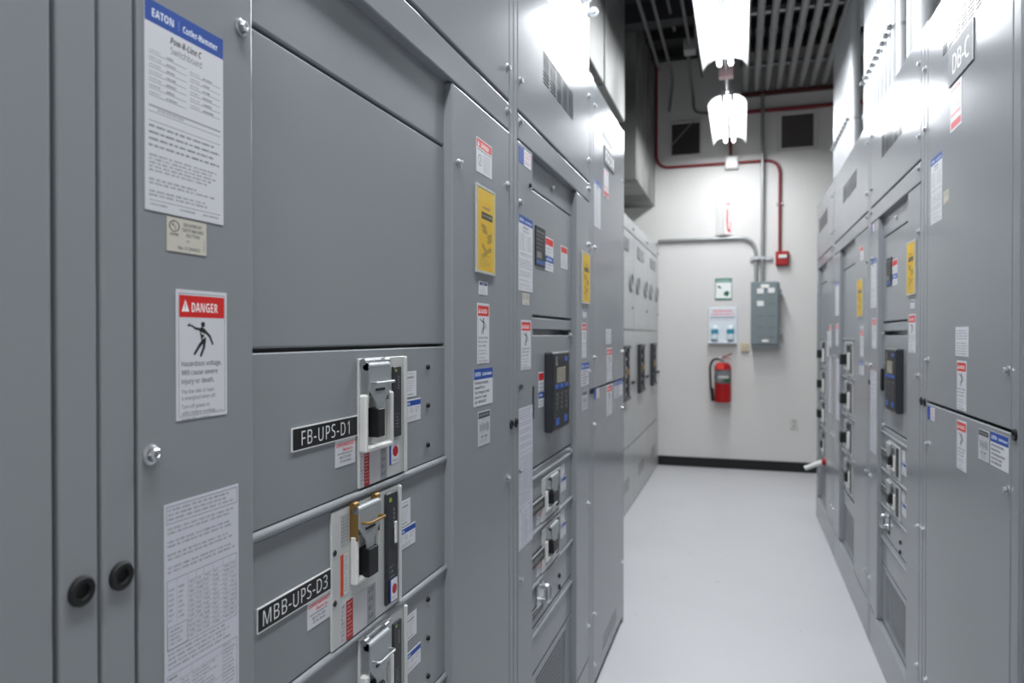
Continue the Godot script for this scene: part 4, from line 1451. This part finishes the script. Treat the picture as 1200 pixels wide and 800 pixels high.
func conduits() -> void:
	# risers standing on the right row
	for k in 9:
		riser(0.66, 3.5 + k * 0.092, 0.036, 3.56, 2.68, "shiny clamped conduit, %s from the front in the middle bank at right" % ordinal(k), "clamped risers above the right row", -1.0)
	for k in 9:
		riser(0.66, 4.84 + k * 0.092, 0.034, 3.56, 2.66, "shiny upright conduit, %s from the front in the farthest bank at right" % ordinal(k), "farther risers above the right row", -1.0)
	riser(0.68, 3.22, 0.05, 3.56, 0.0, "thick vertical conduit standing alone between banks above the right row", "", -1.0)
	for k in 7:
		riser(0.72, 2.2 + k * 0.105, 0.042, 3.56, 0.0, "upright conduit, %s from the front in the bank nearest the DB-C plate" % ordinal(k), "nearest risers above the right row", -1.0)
	strut("galvanised strut behind the clamped risers above the right row", Vector3(0.72, 2.68, -4.3), Vector3(0, 0, 0.85))
	strut("galvanised strut behind the farther risers above the right row", Vector3(0.72, 2.66, -5.64), Vector3(0, 0, 0.84))
	strut("short strut arm beside the thick lone riser at right", Vector3(0.76, 2.78, -3.36), Vector3(0, 0, 0.26))
	# risers on the left row
	for k in 9:
		riser(-0.655, 1.93 + k * 0.127, 0.05, 4.15, 2.67 if k in [7, 8] else 0.0, "wide bright upright conduit, %s from the front on the left switchboard row" % ordinal(k) if k < 7 else ["wide conduit with a round clamp washer, last but one above the left row", "last wide conduit of the left row, its clamp washer against the dark duct"][k - 7], "wide risers above the left row", 1.0, true)
	# parallel runs under the roof
	for k in 10:
		var t := thing("conduit", "long dull ceiling conduit, %s counting rightward from the strip lights" % ordinal(k), "conduit", Vector3(0.04 + k * 0.1015, 3.76, WALL_Z), 0.0, "ceiling bank of parallel conduits")
		var m := MB.new()
		m.tube([Vector3(0, 0, 0), Vector3(0, 0, 6.2)], 0.029, 12)
		put(t, "pipe", m.done(), mats["emt dull"])
		for z in [1.44, 4.5]:
			m = MB.new()
			m.tube([Vector3(0, 0, z - 0.045), Vector3(0, 0, z + 0.045)], 0.0335, 12)
			put(t, "coupling", m.done(), mats["emt dull"])
	var n := 0
	for z in [-6.95, -5.81, -4.4]:
		var t := thing("trapeze_strut", ["trapeze strut under the ceiling conduits closest to the back wall", "pale trapeze strut crossing under the ceiling conduits beside the light", "trapeze strut over the near part of the ceiling conduits"][n], "strut")
		n += 1
		put(t, "channel", boxmesh(Vector3(-0.02, 3.79, z - 0.02), Vector3(1.12, 3.831, z + 0.02), 0.003), mats["galvanised"])
		var m := MB.new()
		for x in [0.0, 1.1]: m.tube([Vector3(x, 3.78, z), Vector3(x, 4.15, z)], 0.006, 6)
		put(t, "threaded_rod", m.done(), mats["galvanised"])
	# red angle where conduits meet the wall
	tag(put(self, "ledger_angle", boxmesh(Vector3(-0.02, 3.69, WALL_Z), Vector3(1.75, 3.725, WALL_Z + 0.05), 0.003), mat("dark red", Color(0.3, 0.1, 0.11), 0.6)), "dark red angle under the conduits at the top of the back wall", "beam")
	# ducts on the left
	var d := thing("air_duct", "mottled metal duct above the end of the left switchboard row", "duct", Vector3(-0.72, 2.715, -4.66))
	put(d, "duct_body", boxmesh(Vector3(-0.6, 0, 0), Vector3(0, 1.3, 1.55), 0.006), mats["duct steel"])
	put(d, "drive_cleat", boxmesh(Vector3(-0.61, -0.008, 0.72), Vector3(0.008, 1.3, 0.745), 0.002), mats["duct steel"])
	d = thing("air_duct", "pale duct dropping low above the light grey cabinets in the back corner", "duct", Vector3(-0.848, 2.66, -7.5))
	put(d, "duct_body", boxmesh(Vector3(-0.6, 0, 0), Vector3(0, 1.45, 1.36), 0.006), mats["duct steel"])
	put(d, "drive_cleat", boxmesh(Vector3(-0.61, -0.008, 0.62), Vector3(0.006, 1.45, 0.64), 0.002), mats["duct steel"])
	# wandering conduit among the dark left of the ceiling
	var runs := [
		[[Vector3(-0.62, 3.78, -3.6), Vector3(-0.62, 3.78, -7.0), Vector3(-0.7, 3.62, -7.47)], 0.014, "thin conduit slanting down the dark ceiling left of the lights"],
		[[Vector3(-0.74, 3.85, -4.2), Vector3(-0.74, 3.85, -6.9)], 0.017, "thin conduit hugging the duct in the dark left ceiling"],
		[[Vector3(-0.55, 3.95, -4.6), Vector3(-0.55, 3.95, -6.3)], 0.014, "pair-mate conduit crossing the dark ceiling above the left louvre"],
		[[Vector3(-0.42, 3.8, -4.6), Vector3(-0.42, 3.8, -6.25)], 0.014, "conduit entering the small square box under the left ceiling"],
		[[Vector3(-0.44, 3.76, -6.38), Vector3(-0.46, 3.74, -7.44), Vector3(-0.46, 3.58, -7.47), Vector3(-0.3, 3.56, -7.47)], 0.013, "bent conduit leaving the box and curving down the back wall"],
		[[Vector3(-0.28, 3.85, -5.2), Vector3(-0.36, 3.84, -6.1), Vector3(-0.36, 3.84, -7.2)], 0.014, "kinked flexible conduit left of the middle light"],
	]
	for r in runs:
		var m := MB.new()
		m.tube(fillet(r[0], 0.12), r[1], 8)
		tag(put(self, "ceiling_conduit", m.done(), mat("aged emt", Color(0.42, 0.42, 0.42), 0.6, 0.2)), r[2], "conduit")
	tag(put(self, "junction_box", boxmesh(Vector3(-0.47, 3.745, -6.38), Vector3(-0.37, 3.845, -6.25), 0.004), mats["emt dull"]), "small grey square box joining conduits in the dark left ceiling", "junction box")
	tag(put(self, "roof_beam", boxmesh(Vector3(-1.55, 3.9, -6.1), Vector3(-0.2, 4.06, -5.95), 0.004), mats["overhead steel"]), "dark steel beam crossing the ceiling left of the lights", "beam")

# ------------------------------------------------------------------ things on the back wall
func pipe(called: String, pts: Array, r: float, bend: float, m: Material, label: String, straps: Array) -> Node3D:
	var t := thing(called, label, "conduit")
	var b := MB.new()
	b.tube(fillet(pts, bend, 8), r, 12)
	put(t, "pipe", b.done(), m)
	for s in straps:
		put(t, "pipe_strap", boxmesh(s - Vector3(0.02 if s.z < -9 else 0.03, 0.012, 0.012), s + Vector3(0.03, 0.012, r + 0.002), 0.003), mats["galvanised"])
	return t

func wall_things() -> void:
	var wz := WALL_Z
	var zc := wz + 0.016
	pipe("red_conduit", [Vector3(-0.83, 4.14, wz + 0.022), Vector3(-0.83, 3.05, wz + 0.022), Vector3(-0.15, 3.05, wz + 0.022)], 0.0135, 0.14, mats["red pipe paint"], "red conduit dropping in the back left corner and running to the white box", [Vector3(-0.45, 3.05, wz + 0.012)])
	pipe("red_conduit", [Vector3(-0.03, 3.05, wz + 0.022), Vector3(0.36, 3.05, wz + 0.022), Vector3(0.36, 2.155, wz + 0.022)], 0.0135, 0.14, mats["red pipe paint"], "red conduit bending down to the fire alarm pull station", [Vector3(0.36, 2.62, wz + 0.012)])
	pipe("red_conduit", [Vector3(-0.1, 3.54, wz + 0.024), Vector3(1.72, 3.54, wz + 0.024)], 0.018, 0.05, mats["red pipe paint"], "red conduit running right above the right louvre", [Vector3(0.72, 3.535, wz + 0.012)])
	pipe("red_conduit", [Vector3(-0.1, 3.12, wz + 0.024), Vector3(-0.1, 3.52, wz + 0.024)], 0.0135, 0.05, mats["red pipe paint"], "short upright red conduit rising behind the far strip light", [])
	pipe("wall_conduit", [Vector3(0.2, 3.69, wz + 0.05), Vector3(0.2, 1.845, wz + 0.05)], 0.0165, 0.1, mats["wall emt"], "tall grey conduit dropping from the ceiling to the grey panelboard", [])
	pipe("wall_conduit", [Vector3(-0.81, 2.3, wz + 0.025), Vector3(0.135, 2.302, wz + 0.03), Vector3(0.142, 1.845, wz + 0.05)], 0.0165, 0.16, mats["wall emt"], "grey conduit running level from the left and bending down to the panelboard", [])
	var t := thing("strut_bracket", "short strut bracket holding the two conduits above the panelboard", "strut", Vector3(0.19, 2.092, wz))
	put(t, "channel", boxmesh(Vector3(-0.105, -0.02, 0), Vector3(0.105, 0.02, 0.03), 0.003), mats["galvanised"])
	put(t, "clamp", boxmesh(Vector3(-0.075, -0.017, 0.03), Vector3(-0.02, 0.017, 0.07), 0.004), mats["galvanised"])
	put(t, "clamp", boxmesh(Vector3(-0.017, -0.017, 0.03), Vector3(0.035, 0.017, 0.07), 0.004), mats["galvanised"])
	# pull station
	t = thing("pull_station", "red fire alarm pull station at the end of the red conduit", "fire alarm", Vector3(0.384, 2.085, wz))
	put(t, "back_box", boxmesh(Vector3(-0.06, -0.07, 0), Vector3(0.06, 0.07, 0.045), 0.004), mats["red enamel"])
	put(t, "front_cover", boxmesh(Vector3(-0.055, -0.065, 0.045), Vector3(0.055, 0.065, 0.06), 0.006), mats["red enamel"])
	put(t, "pull_handle", boxmesh(Vector3(-0.035, 0.0, 0.06), Vector3(0.04, 0.034, 0.072), 0.003), mats["white plastic"], Vector3.ZERO, "white pull bar")
	t = thing("strobe_box", "white square box where the red conduits meet under the light", "alarm box", Vector3(-0.09, 3.053, wz))
	put(t, "back_box", boxmesh(Vector3(-0.063, -0.066, 0), Vector3(0.063, 0.066, 0.05), 0.006), mats["white enamel"])
	put(t, "cover", boxmesh(Vector3(-0.056, -0.058, 0.05), Vector3(0.056, 0.058, 0.066), 0.008), mats["white enamel"])
	# louvres
	for k in 2:
		var c := Vector3(-0.539, 3.33, wz) if k == 0 else Vector3(0.52, 3.32, wz)
		var w := 0.14 if k == 0 else 0.145
		var h := 0.158
		t = thing("wall_louvre", ["dark louvre with horizontal blades high on the back wall at left", "dark louvre with upright blades in a wide pale frame at right"][k], "vent", c)
		var m := MB.new()
		var f := 0.02 if k == 0 else 0.04
		m.box(Vector3(-w - f, -h - f, 0), Vector3(-w, h + f, 0.022), 0.003)
		m.box(Vector3(w, -h - f, 0), Vector3(w + f, h + f, 0.022), 0.003)
		m.box(Vector3(-w, -h - f, 0), Vector3(w, -h, 0.022), 0.003)
		m.box(Vector3(-w, h, 0), Vector3(w, h + f, 0.022), 0.003)
		put(t, "frame", m.done(), mat("louvre frame", Color(0.8, 0.79, 0.78), 0.5))
		put(t, "backing", boxmesh(Vector3(-w, -h, 0), Vector3(w, h, 0.003), 0.0), mats["dark gap"])
		var slat := MB.new()
		if k == 0: slat.box(Vector3(-w, -0.001, -0.007), Vector3(w, 0.001, 0.007))
		else: slat.box(Vector3(-0.001, -h, -0.007), Vector3(0.001, h, 0.007))
		var sm := slat.done()
		var cnt := 14 if k == 0 else 13
		for j in cnt:
			var q := (j + 0.5) / cnt * 2.0 - 1.0
			var o := put(t, "blade", sm, mat("louvre blade", Color(0.5, 0.47, 0.46), 0.6), Vector3(0, q * h, 0.012) if k == 0 else Vector3(q * w, 0, 0.012))
			if k == 0: o.rotation_degrees.x = 40
			else: o.rotation_degrees.y = 40
		if k == 0:
			m = MB.new()
			m.tube([Vector3(-w - 0.01, -h * 0.45, 0.026), Vector3(w * 0.6, h + 0.015, 0.026)], 0.005, 6)
			put(t, "bar", m.done(), mats["emt dull"])
	# signs
	t = thing("extinguisher_sign", "white projecting sign with red print high above the extinguisher", "sign", Vector3(-0.163, 2.335, wz))
	for s in [-1.0, 1.0]:
		var m := MB.new()
		m.box(Vector3(0, 0, 0), Vector3(0.105, 0.35, 0.003))
		var o := put(t, "sign_wing", m.done(), mats["white enamel"], Vector3(0.0, 0, 0.075) if s > 0 else Vector3(-0.08, 0, 0.002))
		o.rotation_degrees.y = 43 if s > 0 else -43
		if s < 0: continue
		var q := put(o, "sign_print", sheet_mesh(0.1, 0.34, 0.0005), ink("extinguisher sign"), Vector3(0.0025, 0.005, 0.003))
		q.rotation = Vector3.ZERO
	t = thing("first_aid_sign", "small white sign with a green border on the back wall", "sign", Vector3(-0.247, 1.688, wz))
	put(t, "sign_board", boxmesh(Vector3(0, 0, 0), Vector3(0.163, 0.218, 0.004), 0.001), mats["white enamel"])
	put(t, "sign_print", sheet_mesh(0.163, 0.218, 0.0005), ink("first aid"), Vector3(0, 0, 0.004))
	# eyewash station
	t = thing("eyewash_station", "white eyewash station with two teal bottles under the green sign", "eyewash station", Vector3(-0.173, 1.25, wz))
	var m := MB.new()
	m.box(Vector3(-0.14, 0, 0), Vector3(0.14, 0.366, 0.018), 0.006)
	m.box(Vector3(-0.14, 0, 0.018), Vector3(0.14, 0.025, 0.07), 0.005)
	put(t, "backboard", m.done(), mat("station white", Color(0.82, 0.84, 0.87), 0.4))
	put(t, "print_panel", sheet_mesh(0.27, 0.355, 0.0005), ink("eyewash"), Vector3(-0.135, 0.006, 0.018))
	for s in [-0.075, 0.075]:
		m = MB.new()
		m.lathe([Vector2(0.034, 0), Vector2(0.034, 0.11), Vector2(0.026, 0.13), Vector2(0.014, 0.14), Vector2(0.014, 0.15), Vector2(0, 0.15)], 16)
		m.move(Transform3D(Basis.from_euler(Vector3(-PI / 2, 0, 0)), Vector3.ZERO))
		var o := put(t, "bottle", m.done(), mat("bottle white", Color(0.85, 0.9, 0.92), 0.3), Vector3(s, 0.045, 0.056))
		m = MB.new()
		m.lathe([Vector2(0.0346, 0.055), Vector2(0.0348, 0.1)], 16)
		m.move(Transform3D(Basis.from_euler(Vector3(-PI / 2, 0, 0)), Vector3.ZERO))
		put(o, "bottle_label", m.done(), mat("teal print", Color(0.2, 0.56, 0.66), 0.4))
	# panelboard
	t = thing("panelboard", "grey wall panelboard with white tags below the two conduits", "electrical panel", Vector3(0.1, 1.217, wz))
	put(t, "box", boxmesh(Vector3(0, 0, 0), Vector3(0.255, 0.63, 0.15), 0.005), mats["panelboard grey"])
	put(t, "cover", boxmesh(Vector3(-0.008, 0.03, 0.15), Vector3(0.24, 0.636, 0.165), 0.005), mats["panelboard grey"])
	m = MB.new()
	for y in [0.12, 0.5]: m.box(Vector3(0.255, y, 0.1), Vector3(0.275, y + 0.06, 0.155), 0.004)
	put(t, "hinge", m.done(), mats["panelboard grey"])
	for y in [0.42, 0.3, 0.19, 0.1]:
		for x in [0.05, 0.15]:
			if y > 0.4 and x < 0.1: continue
			put(t, "embossed_slot", boxmesh(Vector3(x, y, 0.165), Vector3(x + 0.06, y + 0.006, 0.167), 0.001), mat("slot grey", Color(0.36, 0.4, 0.41), 0.5))
	for q in [[0.05, 0.52], [0.15, 0.525], [0.05, 0.4]]:
		put(t, "white_tag", boxmesh(Vector3(q[0], q[1], 0.165), Vector3(q[0] + 0.06, q[1] + 0.05, 0.17), 0.002), mats["white enamel"])
	put(t, "white_tag", boxmesh(Vector3(0.085, 0.575, 0.165), Vector3(0.16, 0.61, 0.169), 0.002), mats["white enamel"])
	put(t, "cover_latch", boxmesh(Vector3(0.095, 0.05, 0.165), Vector3(0.155, 0.075, 0.175), 0.004), mats["white enamel"])
	t = thing("switch_plate", "small beige wall plate between the eyewash station and the panelboard", "wall plate", Vector3(0.0, 1.175, wz))
	put(t, "plate", boxmesh(Vector3(0, 0, 0), Vector3(0.08, 0.085, 0.03), 0.004), mats["beige plastic"])
	put(t, "cap", boxmesh(Vector3(0.02, 0.03, 0.03), Vector3(0.06, 0.06, 0.036), 0.002), mats["beige plastic"])
	t = thing("wall_outlet", "white wall outlet low at the right of the back wall", "outlet", Vector3(0.463, 0.412, wz))
	put(t, "plate", boxmesh(Vector3(0, 0, 0), Vector3(0.072, 0.118, 0.006), 0.003), mat("outlet white", Color(0.8, 0.79, 0.77), 0.4))
	for y in [0.022, 0.068]: put(t, "socket", boxmesh(Vector3(0.021, y, 0.006), Vector3(0.051, y + 0.03, 0.009), 0.003), mat("socket grey", Color(0.68, 0.67, 0.66), 0.4))
	extinguisher()

func extinguisher() -> void:
	var t := thing("fire_extinguisher", "red fire extinguisher hung on the back wall, hose at its left", "fire extinguisher", Vector3(-0.168, 0.672, WALL_Z + 0.095))
	var up := Transform3D(Basis.from_euler(Vector3(-PI / 2, 0, 0)), Vector3.ZERO)
	var m := MB.new()
	m.lathe([Vector2(0, 0), Vector2(0.073, 0.0), Vector2(0.081, 0.008), Vector2(0.081, 0.34)], 28)
	var pr := []
	for k in 7:
		var a := PI / 2 * k / 6.0
		pr.append(Vector2(0.022 + 0.059 * cos(a), 0.34 + 0.055 * sin(a)))
	m.lathe(pr, 28)
	m.move(up)
	put(t, "cylinder", m.done(), mats["red enamel"])
	# wrap label on the front upper half
	m = MB.new()
	var ra := []
	var rb := []
	var na := []
	for j in 15:
		var a := deg_to_rad(lerpf(-172, -8, j / 14.0))
		var d := Vector3(cos(a), 0, -sin(a))
		ra.append(d * 0.0816 + Vector3(0, 0.19, 0)); rb.append(d * 0.0816 + Vector3(0, 0.335, 0)); na.append(d)
	m.skin([ra, rb], [na, na], false)
	for j in 15:
		m.uv[j] = Vector2(j / 14.0, 1); m.uv[15 + j] = Vector2(j / 14.0, 0)
	put(t, "label_wrap", m.done(), ink("extinguisher label"), Vector3.ZERO, "grey printed label wrap")
	m = MB.new()
	m.lathe([Vector2(0.022, 0.39), Vector2(0.022, 0.43), Vector2(0.014, 0.436), Vector2(0, 0.436)], 14)
	m.move(up)
	put(t, "valve", m.done(), mats["zinc"])
	m = MB.new()
	m.box(Vector3(-0.012, 0.43, -0.01), Vector3(0.075, 0.438, 0.012), 0.002)
	put(t, "carry_handle", m.done(), mats["red enamel"])
	m = MB.new()
	m.tube([Vector3(-0.01, 0.445, 0), Vector3(0.03, 0.455, 0), Vector3(0.085, 0.482, 0)], 0.007, 8)
	put(t, "lever", m.done(), mats["red pipe paint"])
	m = MB.new()
	m.tube(fillet([Vector3(-0.015, 0.425, 0.015), Vector3(-0.09, 0.43, 0.02), Vector3(-0.125, 0.36, 0.02), Vector3(-0.112, 0.12, 0.02)], 0.06, 8), 0.0105, 10)
	put(t, "hose", m.done(), mats["rubber"], Vector3.ZERO, "black rubber hose")
	m = MB.new()
	m.tube([Vector3(-0.104, 0.14, 0.02), Vector3(-0.095, 0.01, 0.02)], 0.016, 10)
	put(t, "nozzle", m.done(), mats["rubber"])
	put(t, "gauge_cap", boxmesh(Vector3(-0.035, 0.425, 0.0), Vector3(-0.012, 0.455, 0.028), 0.006), mats["white plastic"])
	put(t, "inspection_tag", boxmesh(Vector3(-0.06, 0.33, 0.08), Vector3(0.012, 0.392, 0.084), 0.001), mat("tag red", Color(0.9, 0.25, 0.2), 0.5), Vector3.ZERO, "bright orange-red inspection tag")
	put(t, "wall_bracket", boxmesh(Vector3(-0.02, 0.05, -0.095), Vector3(0.02, 0.4, -0.079), 0.002), mats["galvanised"])

# ------------------------------------------------------------------
func _ready() -> void:
	rng.seed = 7
	var cam := Camera3D.new()
	cam.name = "camera"
	add_child(cam)
	var ca := CameraAttributesPhysical.new()
	ca.frustum_focal_length = 25.2
	ca.exposure_aperture = 5.0
	ca.frustum_focus_distance = 1.12
	cam.attributes = ca
	cam.position = Vector3(0, EYE, 0)
	cam.rotation_degrees = Vector3(PITCH, YAW, 0)
	cam.near = 0.05
	cam.far = 60.0
	cam.fov = rad_to_deg(2.0 * atan(400.0 / 840.0))
	cam.current = true
	var env := Environment.new()
	env.background_mode = Environment.BG_COLOR
	env.background_color = Color.BLACK
	env.tonemap_mode = Environment.TONE_MAPPER_LINEAR
	env.tonemap_exposure = 1.0
	env.sdfgi_enabled = true
	env.ssao_enabled = true
	env.ssil_enabled = true
	var we := WorldEnvironment.new()
	we.name = "environment"
	we.environment = env
	add_child(we)

	make_materials()
	mat("emt dull", Color(0.62, 0.62, 0.62), 0.55, 0.2)
	lights()
	room()
	near_left()
	rest_left()
	near_right()
	rest_right()
	transfer_cabinets()
	conduits()
	wall_things()
